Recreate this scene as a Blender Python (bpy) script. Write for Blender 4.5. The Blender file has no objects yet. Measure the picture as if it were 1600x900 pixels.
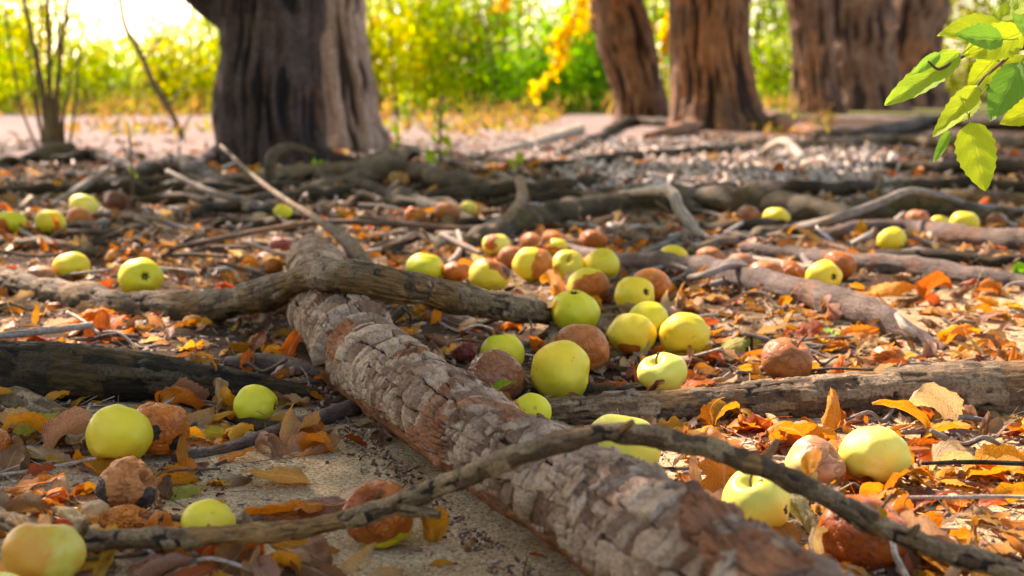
import bpy, math, random
import numpy as np
from mathutils import Vector, Matrix, Euler

# ------------------------------------------------------------------ camera, light, exposure
SC = bpy.context.scene
COL = SC.collection
H, FPX, PITCH = 0.40, 2222.0, math.atan(340 / 2222.0)
cam_d = bpy.data.cameras.new('camera'); cam = bpy.data.objects.new('camera', cam_d); COL.objects.link(cam)
cam.location = (0, 0, H); cam.rotation_euler = (math.pi / 2 - PITCH, 0, 0)
cam_d.lens = 50; cam_d.sensor_width = 36; cam_d.clip_end = 3000; cam_d.clip_start = 0.02
cam_d.dof.use_dof = True; cam_d.dof.focus_distance = 1.55; cam_d.dof.aperture_fstop = 6.0; cam_d.dof.aperture_blades = 0
SC.camera = cam
SUN_EL, SUN_AZ = math.radians(43), math.radians(-38)      # azimuth from +Y towards +X (negative: back left)
SUN = np.array([math.sin(SUN_AZ) * math.cos(SUN_EL), math.cos(SUN_AZ) * math.cos(SUN_EL), math.sin(SUN_EL)])
w = bpy.data.worlds.new('World'); SC.world = w; w.use_nodes = True
wn = w.node_tree.nodes; bg = wn['Background']
sky = wn.new('ShaderNodeTexSky'); sky.sky_type = 'NISHITA'; sky.sun_disc = False
sky.sun_elevation = SUN_EL; sky.sun_rotation = SUN_AZ; sky.dust_density = 1.0; sky.ozone_density = 1.0; sky.air_density = 1.0
w.node_tree.links.new(sky.outputs[0], bg.inputs['Color']); bg.inputs['Strength'].default_value = 0.15
sl = bpy.data.lights.new('sun', 'SUN'); sun = bpy.data.objects.new('sun', sl); COL.objects.link(sun)
sl.energy = 3.7; sl.angle = math.radians(0.5); sl.color = (1.0, 0.95, 0.88)
sun.rotation_euler = Vector(SUN.tolist()).to_track_quat('Z', 'Y').to_euler()
vs = SC.view_settings
vs.view_transform = 'Standard'; vs.look = 'None'; vs.gamma = 1.0; vs.use_curve_mapping = False
vs.exposure = 1.9
vs.use_white_balance = True; vs.white_balance_temperature = 7800; vs.white_balance_tint = 26
cy = SC.cycles
cy.use_denoising = True; cy.max_bounces = 7; cy.diffuse_bounces = 4; cy.transmission_bounces = 4; cy.glossy_bounces = 2
cy.transparent_max_bounces = 4; cy.caustics_reflective = False; cy.caustics_refractive = False
cy.sample_clamp_indirect = 6.0

rng = np.random.default_rng(7)
random.seed(7)

# ------------------------------------------------------------------ helpers: noise
def _h(ix, iy, iz, seed):
    with np.errstate(over='ignore'):
        n = (ix.astype(np.uint32) * np.uint32(374761393) + iy.astype(np.uint32) * np.uint32(668265263)
             + iz.astype(np.uint32) * np.uint32(2147483647) + np.uint32((seed * 97531 + 1013) & 0xffffffff))
        n = (n ^ (n >> np.uint32(13))) * np.uint32(1274126177)
        n = (n ^ (n >> np.uint32(16))) * np.uint32(2246822519)
        n = n ^ (n >> np.uint32(15))
    return n.astype(np.float64) / 4294967295.0
def hash1(a, b=0, seed=0):
    a = np.asarray(a).astype(np.int64); b = np.broadcast_to(np.asarray(b).astype(np.int64), a.shape)
    return _h(a, b, np.zeros_like(a), seed)
def noise(p, seed=0):
    p = np.asarray(p, float); i = np.floor(p).astype(np.int64); f = p - i; f = f * f * (3 - 2 * f)
    x, y, z = i[..., 0], i[..., 1], i[..., 2]; fx, fy, fz = f[..., 0], f[..., 1], f[..., 2]
    def c(dx, dy, dz): return _h(x + dx, y + dy, z + dz, seed)
    a = (c(0,0,0) * (1 - fx) + c(1,0,0) * fx) * (1 - fy) + (c(0,1,0) * (1 - fx) + c(1,1,0) * fx) * fy
    b = (c(0,0,1) * (1 - fx) + c(1,0,1) * fx) * (1 - fy) + (c(0,1,1) * (1 - fx) + c(1,1,1) * fx) * fy
    return (a * (1 - fz) + b * fz) * 2 - 1
def fbm(p, octv=4, seed=0, gain=0.5):
    p = np.asarray(p, float); s = 0; a = 1.0; t = 0
    for k in range(octv):
        s = s + a * noise(p * (2.03 ** k) + 17.3 * k, seed + k); t += a; a *= gain
    return s / t
def sstep(x, a, b):
    t = np.clip((x - a) / (b - a), 0, 1); return t * t * (3 - 2 * t)

# ------------------------------------------------------------------ helpers: photograph pixel -> place on the ground
def ray(px, py):
    xc, yc = (px - 800) / FPX, (450 - py) / FPX
    return np.array([xc, math.cos(PITCH) + yc * math.sin(PITCH), -math.sin(PITCH) + yc * math.cos(PITCH)])
def gh(x, y):
    x = np.asarray(x, float); y = np.asarray(y, float)
    p = np.stack([x * 1.6, y * 1.6, np.zeros_like(x)], -1)
    q = np.stack([x * 7, y * 7, np.zeros_like(x)], -1)
    near = 1 - sstep(y, 4, 7)
    return 0.016 * noise(p, 5) * near + 0.005 * fbm(q, 3, 9) * near
def at_z(px, py, z):
    r = ray(px, py); t = (z - H) / r[2]; return np.array([0, 0, H]) + t * r, t
def at_ground(px, py, lift=0.0):
    z = lift
    for _ in range(4):
        p, t = at_z(px, py, z); z = float(gh(p[0], p[1])) + lift
    return p, t
def at_d(px, py, d):
    return np.array([0, 0, H]) + d * ray(px, py)
def solve_rest(px, py, diam, frac):
    """centre of a thing of this apparent diameter whose centre stands frac * radius above the ground"""
    z = 0.03
    for _ in range(12):
        p, t = at_z(px, py, z); r = diam / 2 * t / FPX
        z = 0.5 * z + 0.5 * (float(gh(p[0], p[1])) + frac * r)
    return p, r, t

# ------------------------------------------------------------------ helpers: objects
def mesh_np(name, V, F, mat=None, smooth=True, attrs=None, uv=None, colattr=None, parent=None, link=True, vattrs=None):
    """one mesh object from arrays; F is an (n,k) array or a list of such arrays"""
    V = np.asarray(V, np.float32)
    Fs = F if isinstance(F, list) else [F]
    me = bpy.data.meshes.new(name)
    me.vertices.add(len(V)); me.vertices.foreach_set('co', V.ravel())
    nl = sum(f.size for f in Fs); npoly = sum(len(f) for f in Fs)
    me.loops.add(nl); idx = np.concatenate([f.ravel() for f in Fs]).astype(np.int32)
    me.loops.foreach_set('vertex_index', idx)
    me.polygons.add(npoly)
    tot = np.concatenate([np.full(len(f), f.shape[1]) for f in Fs]).astype(np.int32)
    st = np.concatenate([[0], np.cumsum(tot)[:-1]]).astype(np.int32)
    me.polygons.foreach_set('loop_start', st); me.polygons.foreach_set('loop_total', tot)
    if smooth: me.polygons.foreach_set('use_smooth', np.ones(npoly, bool))
    me.update(calc_edges=True)
    for k, a in (attrs or {}).items():
        at = me.attributes.new(k, 'FLOAT', 'POINT'); at.data.foreach_set('value', np.asarray(a, np.float32).ravel())
    for k, a in (vattrs or {}).items():
        at = me.attributes.new(k, 'FLOAT_VECTOR', 'POINT'); at.data.foreach_set('vector', np.asarray(a, np.float32).ravel())
    if colattr is not None:
        ca = me.color_attributes.new('col', 'FLOAT_COLOR', 'POINT')
        c4 = np.ones((len(V), 4), np.float32); c4[:, :3] = colattr; ca.data.foreach_set('color', c4.ravel())
    if uv is not None:
        ul = me.uv_layers.new(name='UVMap'); ul.data.foreach_set('uv', np.asarray(uv, np.float32)[idx].ravel())
    me.validate()
    if mat: me.materials.append(mat)
    o = bpy.data.objects.new(name, me)
    if link: COL.objects.link(o)
    if parent is not None: o.parent = parent
    return o
def tag(o, label=None, cat=None, group=None, kind=None):
    if label: o['label'] = label
    if cat: o['category'] = cat
    if group: o['group'] = group
    if kind: o['kind'] = kind
    return o
def empty(name, loc=(0, 0, 0)):
    o = bpy.data.objects.new(name, None); o.location = loc; o.empty_display_size = 0.05; COL.objects.link(o); return o

# ------------------------------------------------------------------ helpers: node materials
class NT:
    def __init__(s, name):
        s.m = bpy.data.materials.new(name); s.m.use_nodes = True; s.t = s.m.node_tree; s.t.nodes.clear()
        s.out = s.t.nodes.new('ShaderNodeOutputMaterial')
    def n(s, typ, ins=None, **props):
        nd = s.t.nodes.new('ShaderNode' + typ)
        for k, v in props.items(): setattr(nd, k, v)
        for k, v in (ins or {}).items():
            sock = nd.inputs[k]
            if isinstance(v, bpy.types.NodeSocket): s.t.links.new(v, sock)
            elif isinstance(v, (tuple, list)) and len(v) == 3 and sock.type == 'RGBA': sock.default_value = (*v, 1)
            else: sock.default_value = v
        return nd
    def math(s, op, a, b=0.0, clamp=False):
        return s.n('Math', {0: a, 1: b}, operation=op, use_clamp=clamp).outputs[0]
    def mix(s, f, a, b, blend='MIX'):
        nd = s.n('Mix', None, data_type='RGBA', blend_type=blend)
        for sock, v in ((nd.inputs[0], f), (nd.inputs[6], a), (nd.inputs[7], b)):
            if isinstance(v, bpy.types.NodeSocket): s.t.links.new(v, sock)
            elif isinstance(v, (tuple, list)): sock.default_value = (*v[:3], 1)
            else: sock.default_value = v
        return nd.outputs[2]
    def rng(s, v, a, b, c=0.0, d=1.0):
        nd = s.n('MapRange', {0: v, 1: a, 2: b, 3: c, 4: d}, interpolation_type='SMOOTHSTEP'); return nd.outputs[0]
    def noise(s, vec, scale, detail=3, rough=0.5, dist=0.0):
        return s.n('TexNoise', {'Vector': vec, 'Scale': scale, 'Detail': detail, 'Roughness': rough, 'Distortion': dist}).outputs[0]
    def attr(s, name, typ='GEOMETRY'):
        return s.n('Attribute', None, attribute_name=name, attribute_type=typ)
    def bump(s, h, dist, strength=1.0, normal=None):
        ins = {'Height': h, 'Distance': dist, 'Strength': strength}
        if normal: ins['Normal'] = normal
        return s.n('Bump', ins).outputs[0]
    def done(s, shader):
        s.t.links.new(shader, s.out.inputs[0]); return s.m
    def bsdf(s, **k):
        ins = {}
        for a, b in k.items(): ins[a.replace('_', ' ')] = b
        return s.n('BsdfPrincipled', ins).outputs[0]

def bark_mat(name, light, dark, bare, crack=(0.035, 0.022, 0.014), rough=0.85, lichen=None, bscale=1.0, streak=0.2, grit=1.0, bands=.5):
    N = NT(name); P = N.n('TexCoord').outputs['Object']
    pl = N.attr('plate').outputs['Fac']; cr = N.attr('crack').outputs['Fac']; br = N.attr('bare').outputs['Fac']
    tc = N.n('VectorMath', {0: N.attr('tc').outputs['Vector'], 1: (1.0, 1.0, streak)}, operation='MULTIPLY').outputs[0]
    n1 = N.noise(P, 42 * bscale, 6, 0.68); n2 = N.noise(P, 260 * bscale, 4, 0.72); n3 = N.noise(P, 9 * bscale, 3); n4 = N.noise(P, 800 * bscale, 3, 0.7)
    st = N.noise(tc, 210 * bscale, 5, 0.65, 0.6); st2 = N.noise(tc, 70 * bscale, 4, 0.6, 0.4)
    f = N.math('ADD', N.math('MULTIPLY', pl, 0.5 + 0.35 * (1 - grit)), N.math('ADD', N.math('MULTIPLY', n1, 0.4), N.math('MULTIPLY', st, 0.45)))
    c = N.mix(N.rng(f, 0.38, 0.95), dark, light)
    c = N.mix(N.rng(st2, 0.42, 0.66, 0.0, bands), c, N.mix(0.5, dark, bare))
    c = N.mix(N.rng(n2, 0.42, 0.70, 0.0, 0.75 * grit), c, tuple(x * 0.38 for x in dark))
    c = N.mix(N.rng(n2, 0.40, 0.24, 0.0, 0.5 * grit), c, tuple(min(1, x * 1.35) for x in light))
    bcol = N.mix(N.rng(st, 0.35, 0.65), tuple(x * 0.5 for x in bare), tuple(x * 1.6 for x in bare))
    c = N.mix(N.rng(N.math('ADD', br, N.math('MULTIPLY', N.math('SUBTRACT', n1, 0.5), 0.9)), 0.4, 0.66, 0, 0.85), c, bcol)
    if lichen: c = N.mix(N.rng(N.noise(P, 26 * bscale, 6, 0.7), 0.58, 0.66, 0, 0.5), c, lichen)
    c = N.mix(N.rng(n4, 0.56, 0.70, 0.0, 0.5), c, tuple(x * 0.4 for x in dark))
    c = N.mix(N.rng(n3, 0.35, 0.7, 0.0, 0.3), c, tuple(x * 0.6 for x in dark))
    c = N.mix(N.rng(cr, 0.75, 0.15), c, crack)
    hgt = N.math('ADD', N.math('ADD', N.math('MULTIPLY', n1, 0.7), N.math('MULTIPLY', n2, 0.45)), N.math('ADD', N.math('MULTIPLY', st, 0.8), N.math('MULTIPLY', n4, 0.12)))
    return N.done(N.bsdf(Base_Color=c, Roughness=N.rng(n1, 0.3, 0.7, rough - 0.3, rough - 0.02), Specular_IOR_Level=0.16, Normal=N.bump(hgt, 0.0048 / bscale, 1.0)))

def leaf_mat(name, source, trans=0.42, gloss=0.45, spots=0.6, veins=1.0, mott=1.0):
    """source 'object': the leaf object's own colour; 'attr': colour attribute of a mass of leaves"""
    N = NT(name); tc = N.n('TexCoord'); P = tc.outputs['Object']
    if source == 'object':
        oi = N.n('ObjectInfo'); base = oi.outputs['Color']; rnd = oi.outputs['Random']
    else:
        base = N.attr('col').outputs['Color']; rnd = 0.37
    sep = N.n('SeparateXYZ', {0: tc.outputs['UV']}); u, v = sep.outputs[0], sep.outputs[1]
    av = N.math('ABSOLUTE', N.math('SUBTRACT', N.math('MULTIPLY', v, 2.0), 1.0))
    mid = N.rng(av, 0.09, 0.02)
    ph = N.math('SUBTRACT', N.math('MULTIPLY', u, 9.0), N.math('MULTIPLY', av, 3.2))
    side = N.rng(N.math('ABSOLUTE', N.math('SUBTRACT', N.math('FRACT', ph), 0.5)), 0.1, 0.02)
    vein = N.math('MAXIMUM', mid, N.math('MULTIPLY', side, 0.6))
    off = N.n('VectorMath', {0: P, 1: N.n('CombineXYZ', {0: N.math('MULTIPLY', rnd, 37.0), 1: N.math('MULTIPLY', rnd, 11.0), 2: 0.0}).outputs[0]}, operation='ADD').outputs[0]
    n1 = N.noise(off, 55, 5, 0.6); n2 = N.noise(off, 260, 4, 0.65)
    c = N.mix(N.rng(n1, 0.38, 0.68, 0, 0.8 * mott), base, N.mix(1.0, base, (0.66, 0.42, 0.28), 'MULTIPLY'))
    c = N.mix(N.rng(n1, 0.5, 0.25, 0, 0.35), c, N.mix(1.0, base, (1.35, 1.25, 1.0), 'MULTIPLY'))
    c = N.mix(N.rng(n2, 0.62, 0.72, 0, spots), c, (0.10, 0.045, 0.02))
    c = N.mix(N.math('MULTIPLY', vein, 0.4 * veins), c, N.mix(0.5, base, (0.75, 0.62, 0.36)))
    edge = N.rng(N.math('ADD', av, N.math('MULTIPLY', N.math('SUBTRACT', n1, 0.5), 0.9)), 0.85, 1.05, 0, 0.55 * spots)
    c = N.mix(edge, c, N.mix(1.0, base, (0.5, 0.26, 0.14), 'MULTIPLY'))
    hgt = N.math('ADD', N.math('ADD', N.math('MULTIPLY', vein, 0.7 * veins), N.math('MULTIPLY', n1, 0.8)), N.math('MULTIPLY', n2, 0.25))
    nb = N.bump(hgt, 0.0016, 0.8)
    b = N.bsdf(Base_Color=c, Roughness=gloss, Specular_IOR_Level=0.25, Normal=nb)
    t = N.n('BsdfTranslucent', {'Color': N.mix(1.0, c, (1.25, 1.1, 0.7), 'MULTIPLY'), 'Normal': nb}).outputs[0]
    return N.done(N.n('MixShader', {0: trans, 1: b, 2: t}).outputs[0])

def apple_mat(name, fresh, rotcol, rough=0.4, spots=0.5, blush=None, mottle=0.6, bloom=0.0, rotvar=0.75):
    N = NT(name); P = N.n('TexCoord').outputs['Object']; rnd = N.n('ObjectInfo').outputs['Random']
    P = N.n('VectorMath', {0: P, 1: N.n('CombineXYZ', {0: N.math('MULTIPLY', rnd, 9.0), 1: N.math('MULTIPLY', rnd, 4.0), 2: rnd}).outputs[0]}, operation='ADD').outputs[0]
    rot = N.attr('rot').outputs['Fac']; dk = N.attr('dark').outputs['Fac']; ax = N.attr('axis').outputs['Fac']
    n0 = N.noise(P, 11, 3, 0.5); n1 = N.noise(P, 26, 5, 0.6); n2 = N.noise(P, 95, 5, 0.62); n3 = N.noise(P, 480, 3, 0.6); n5 = N.noise(P, 200, 2, 0.5)
    v = N.n('TexVoronoi', {'Vector': P, 'Scale': 190.0, 'Randomness': 1.0}).outputs['Distance']
    c = N.mix(N.rng(n0, 0.35, 0.65, 0, mottle), fresh, (fresh[0] * 0.72, fresh[1] * 0.93, fresh[2] * 0.8))
    c = N.mix(N.rng(n1, 0.5, 0.72, 0, mottle * .6), c, (min(.85, fresh[0] * 1.1), fresh[1] * 1.08, fresh[2] * 3 + .05))
    c = N.mix(N.rng(ax, 0.35, 0.72, 0, 0.55), c, (fresh[0] * 0.66, fresh[1] * 0.86, fresh[2]))
    c = N.mix(N.rng(N.math('ADD', ax, N.math('MULTIPLY', n2, 0.3)), 0.66, 0.44, 0, 0.0), c, (0.3, 0.18, 0.05))
    if blush: c = N.mix(N.rng(N.noise(P, 15, 5, 0.65, 0.6), 0.30, 0.58, 0, 0.92), c, blush)
    c = N.mix(N.rng(v, 0.16, 0.06, 0, 0.45), c, (fresh[0] * 0.62, fresh[1] * 0.5, fresh[2] * 0.6))
    c = N.mix(N.rng(n2, 0.64, 0.73, 0, spots), c, (0.26, 0.13, 0.03))
    c = N.mix(N.rng(n5, 0.735, 0.76, 0, 0.85 * min(1, spots * 1.6)), c, (0.05, 0.028, 0.015))
    rc = N.mix(N.rng(n1, 0.3, 0.7, 0, rotvar), rotcol, (rotcol[0] * 0.5, rotcol[1] * 0.38, rotcol[2] * 0.4))
    rc = N.mix(N.rng(n0, 0.5, 0.7, 0, 0.5), rc, (min(.8, rotcol[0] * 1.3), rotcol[1] * 1.7, rotcol[2] * 2.0))
    rc = N.mix(N.rng(n2, 0.45, 0.72, 0, 0.5), rc, (rotcol[0] * 0.5, rotcol[1] * 0.45, rotcol[2] * 0.6))
    rc = N.mix(N.rng(n3, 0.6, 0.7, 0, 0.25), rc, (rotcol[0] * 0.35, rotcol[1] * 0.35, rotcol[2] * 0.5))
    c = N.mix(N.rng(N.math('ADD', rot, N.math('MULTIPLY', N.math('SUBTRACT', n2, 0.5), 0.55)), 0.38, 0.62), c, rc)
    c = N.mix(N.rng(N.math('ADD', dk, N.math('MULTIPLY', N.math('SUBTRACT', n2, 0.5), 0.7)), 0.42, 0.62), c, (0.028, 0.016, 0.012))
    if bloom: c = N.mix(N.rng(N.noise(P, 30, 6, 0.75), 0.48, 0.7, 0, bloom), c, (0.36, 0.24, 0.21))
    cre = N.math('ABSOLUTE', N.math('SUBTRACT', N.noise(P, 60, 4, 0.55, 0.8), 0.5))
    cre = N.math('MULTIPLY', N.rng(cre, 0.05, 0.0), N.rng(rot, 0.4, 0.7))
    hgt = N.math('ADD', N.math('ADD', N.math('MULTIPLY', n2, 0.25), N.math('MULTIPLY', n3, 0.08)), N.math('SUBTRACT', N.math('MULTIPLY', n1, 0.8), N.math('MULTIPLY', cre, 1.3)))
    return N.done(N.bsdf(Base_Color=c, Roughness=N.rng(n2, 0.3, 0.7, rough + 0.02, rough + 0.28), Specular_IOR_Level=0.38, Normal=N.bump(hgt, 0.0014, 0.8),
                         Subsurface_Weight=0.15, Subsurface_Scale=0.007, Subsurface_Radius=(1.0, 0.7, 0.15)))

# ------------------------------------------------------------------ sun flecks: gaps in the canopy, as places on the ground
FLECKS = []      # (x, y, rx, ry, strength) in metres
for px, py, rx, ry, s in [(1250, 470, .34, .22, .8), (1480, 520, .3, .3, .85), (1560, 640, .2, .16, .9), (1380, 720, .16, .12, .9), (1520, 760, .17, .15, .9), (1560, 850, .16, .08, .75),
        (1250, 660, .14, .07, .6), (1120, 560, .2, .2, .7), (1010, 470, .22, .25, .7), (860, 430, .25, .25, .8), (740, 400, .25, .22, .5), (900, 540, .12, .15, .5),
        (60, 440, .28, .14, .95), (230, 470, .22, .09, .95), (330, 470, .12, .08, .7), (70, 515, .16, .10, .9), (160, 540, .12, .06, .9), (130, 790, 0, -.02, .8),
        (90, 865, 0, 0, .3), (120, 400, .25, .2, .8), (60, 340, .35, .3, .6), (290, 390, .3, .25, .6), (430, 400, .2, .2, .5), (530, 370, .12, .2, .6), (650, 335, .25, .25, .6),
        (1300, 400, .35, .3, .7), (1450, 385, .35, .3, .8), (1550, 390, .3, .3, .8), (1180, 350, .4, .35, .6), (1000, 300, .4, .35, .6), (1040, 250, .9, .6, .7), (880, 250, .7, .6, .7),
        (1400, 270, .7, .45, .85), (1260, 245, .5, .5, .7), (690, 230, .7, .7, .5), (1500, 330, .4, .3, .5), (350, 320, .4, .4, .4), (160, 270, .5, .5, .5), (440, 745, .0, .0, .3), (900, 690, .1, .05, .35), (1150, 830, .08, .06, .4), (1330, 450, .4, .3, .9), (1180, 520, .2, .12, .9), (1330, 545, .25, .12, .95), (1460, 690, .2, .14, .95), (1290, 690, .13, .07, .85), (1500, 830, .15, .07, .9), (1080, 480, .16, .2, .8), (960, 520, .08, .1, .8), (840, 400, .2, .2, .8), (1050, 600, .1, .06, .8), (990, 440, .15, .2, .8), (1600, 700, .2, .3, .9)]:
    p, _ = at_ground(px, py); FLECKS.append((p[0], p[1], rx + .07, ry + .07, min(.97, s + .08)))
def lit(x, y):
    """how open the canopy is towards the sun above this spot"""
    v = np.zeros_like(x)
    for fx, fy, rx, ry, s in FLECKS:
        d = ((x - fx) / rx) ** 2 + ((y - fy) / ry) ** 2
        v = np.maximum(v, s * sstep(d, 1.5, 0.55))
    far = sstep(y, 6.0, 7.2) * (1 - 0.5 * sstep(x / np.maximum(y, 0.5), 0.12, 0.2)) * (0.55 + 0.45 * sstep(fbm(np.stack([x * 1.4, y * 0.9, x * 0], -1), 2, 71), -.25, .1))
    return np.maximum(v, far * 0.97)

# ------------------------------------------------------------------ ground
def build_ground():
    yy = np.concatenate([np.linspace(-6, 0.55, 24)[:-1], np.geomspace(0.55, 6.5, 420)[:-1], np.geomspace(6.5, 1500, 120)])
    s = np.linspace(-1, 1, 381); xs = np.sinh(s * 7.2) / math.sinh(7.2)
    X0 = np.sign(s) * (np.abs(s) * 2.2 + np.abs(xs) * 1500)
    X, Y = np.meshgrid(X0, yy); X = X.ravel(); Y = Y.ravel()
    Z = gh(X, Y)
    fine = np.stack([X * 30, Y * 30, X * 0], -1); near = 1 - sstep(Y, 3, 5)
    Z = Z + 0.0045 * fbm(fine * .8, 5, 31, .6) * near
    ny, nx = len(yy), len(X0)
    i = np.arange(ny * nx).reshape(ny, nx)
    F = np.stack([i[:-1, :-1], i[:-1, 1:], i[1:, 1:], i[1:, :-1]], -1).reshape(-1, 4)
    # soil share: dark humus among the roots, bare sand in front and on the path behind
    n = fbm(np.stack([X * 2.2, Y * 2.2, X * 0], -1), 4, 3)
    soil = 0.75 + 0.5 * n
    ratio = X / np.maximum(Y, 0.3)
    front = sstep(Y, 1.75, 1.5) * sstep(ratio, -0.36, -0.28)
    rightlit = sstep(ratio, 0.2, 0.3) * sstep(Y, 2.6, 2.3)
    soil = soil * (1 - 0.95 * front) * (1 - 0.7 * rightlit)
    soil = soil * (1 - sstep(Y, 5.8, 7.5) * sstep(ratio, 0.16, 0.06))
    soil = np.where(ratio < -0.3, np.minimum(soil, 0.35 + 0.65 * sstep(Y, 1.5, 1.8)), soil)
    grass = sstep(Y, 12.6, 13.6)
    N = NT('sandy_ground'); P = N.n('TexCoord').outputs['Object']
    at = N.attr('soil').outputs['Fac']; gr = N.attr('grass').outputs['Fac']
    n1 = N.noise(P, 18, 5, 0.6); n2 = N.noise(P, 160, 5, 0.7); n0 = N.noise(P, 2.5, 4, 0.6)
    vor = N.n('TexVoronoi', {'Vector': P, 'Scale': 520.0}); vc = N.n('SeparateColor', {0: vor.outputs['Color']}).outputs[0]
    ramp = N.n('ValToRGB', {0: vc}).outputs[0]; r = ramp.node.color_ramp
    r.elements[0].position = 0.0; r.elements[0].color = (0.09, 0.055, 0.03, 1); r.elements[1].position = 1.0; r.elements[1].color = (0.82, 0.65, 0.46, 1)
    for pos, c in ((0.16, (0.42, 0.28, 0.135)), (0.6, (0.57, 0.405, 0.21)), (0.9, (0.66, 0.51, 0.34))):
        e = r.elements.new(pos); e.color = (*c, 1)
    c = N.mix(N.rng(n1, 0.35, 0.7, 0, 0.45), ramp, N.mix(1.0, ramp, (0.62, 0.56, 0.5), 'MULTIPLY'))
    c = N.mix(N.rng(n2, 0.56, 0.70, 0, 0.7), c, (0.085, 0.05, 0.028))
    c = N.mix(N.rng(N.noise(P, 6.5, 4, 0.6), 0.5, 0.66, 0, 0.55), c, N.mix(1.0, c, (0.62, 0.53, 0.44), 'MULTIPLY'))
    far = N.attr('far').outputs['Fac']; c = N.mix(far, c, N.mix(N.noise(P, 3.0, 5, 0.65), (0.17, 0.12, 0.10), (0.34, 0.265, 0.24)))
    hum = N.mix(N.rng(n2, 0.3, 0.7), (0.024, 0.015, 0.009), (0.09, 0.052, 0.03))
    c = N.mix(N.rng(N.math('ADD', at, N.math('MULTIPLY', N.math('SUBTRACT', n1, 0.5), 0.9)), 0.35, 0.75), c, hum)
    c = N.mix(gr, c, N.mix(n0, (0.10, 0.11, 0.03), (0.22, 0.2, 0.07)))
    hgt = N.math('ADD', N.math('MULTIPLY', vc, 0.5), N.math('ADD', N.math('MULTIPLY', n2, 1.3), N.math('MULTIPLY', n1, 1.4)))
    mat = N.done(N.bsdf(Base_Color=c, Roughness=0.9, Specular_IOR_Level=0.08, Normal=N.bump(hgt, 0.0035, 0.9)))
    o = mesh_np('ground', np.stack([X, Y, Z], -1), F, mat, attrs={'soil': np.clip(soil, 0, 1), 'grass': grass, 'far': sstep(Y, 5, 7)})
    tag(o, 'sandy ground with dark soil between the roots', None, None, 'structure')
build_ground()

# ------------------------------------------------------------------ tubes: roots, logs, branches, trunks
def spline(pts, n):
    """Catmull-Rom through rows (x,y,z,r), resampled evenly to n rows"""
    P = np.asarray(pts, float)
    if len(P) == 2: P = np.stack([P[0], (P[0] * 2 + P[1]) / 3, (P[0] + P[1] * 2) / 3, P[1]])
    E = np.concatenate([[2 * P[0] - P[1]], P, [2 * P[-1] - P[-2]]]); out = []
    for k in range(1, len(E) - 2):
        t = np.linspace(0, 1, 24, endpoint=False)[:, None]; a, b, c, d = E[k - 1:k + 3]
        out.append(0.5 * (2 * b + (c - a) * t + (2 * a - 5 * b + 4 * c - d) * t ** 2 + (3 * b - a - 3 * c + d) * t ** 3))
    out = np.concatenate(out + [P[-1:]]); L = np.concatenate([[0], np.cumsum(np.linalg.norm(np.diff(out[:, :3], axis=0), axis=1))])
    s = np.linspace(0, L[-1], n); return np.stack([np.interp(s, L, out[:, j]) for j in range(4)], -1), s
def plates(u, phi, r, wdt, ln, seed, pos):
    n = max(3, int(round(2 * math.pi * r / wdt)))
    vv = phi / (2 * math.pi) * n + 0.45 * fbm(pos * (0.6 / wdt), 3, seed)
    si = np.floor(vv); fv = vv - si; si = np.mod(si, n)
    uu = u / ln + 0.5 * fbm(pos * (0.5 / ln), 3, seed + 5) + hash1(si, 0, seed) * 10
    i = np.floor(uu); j0 = 0.75 * (hash1(i, si, seed + 1) - 0.5); lo = uu < i + j0
    i = np.where(lo, i - 1, i); a = i + 0.75 * (hash1(i, si, seed + 1) - 0.5); b = i + 1 + 0.75 * (hash1(i + 1, si, seed + 1) - 0.5)
    fu = (uu - a) / (b - a); du = np.minimum(uu - a, b - uu) * ln; dv = np.minimum(fv, 1 - fv) * wdt
    return fu, fv, np.minimum(du, dv), hash1(i, si, seed + 2), hash1(i, si, seed + 3)
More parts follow.
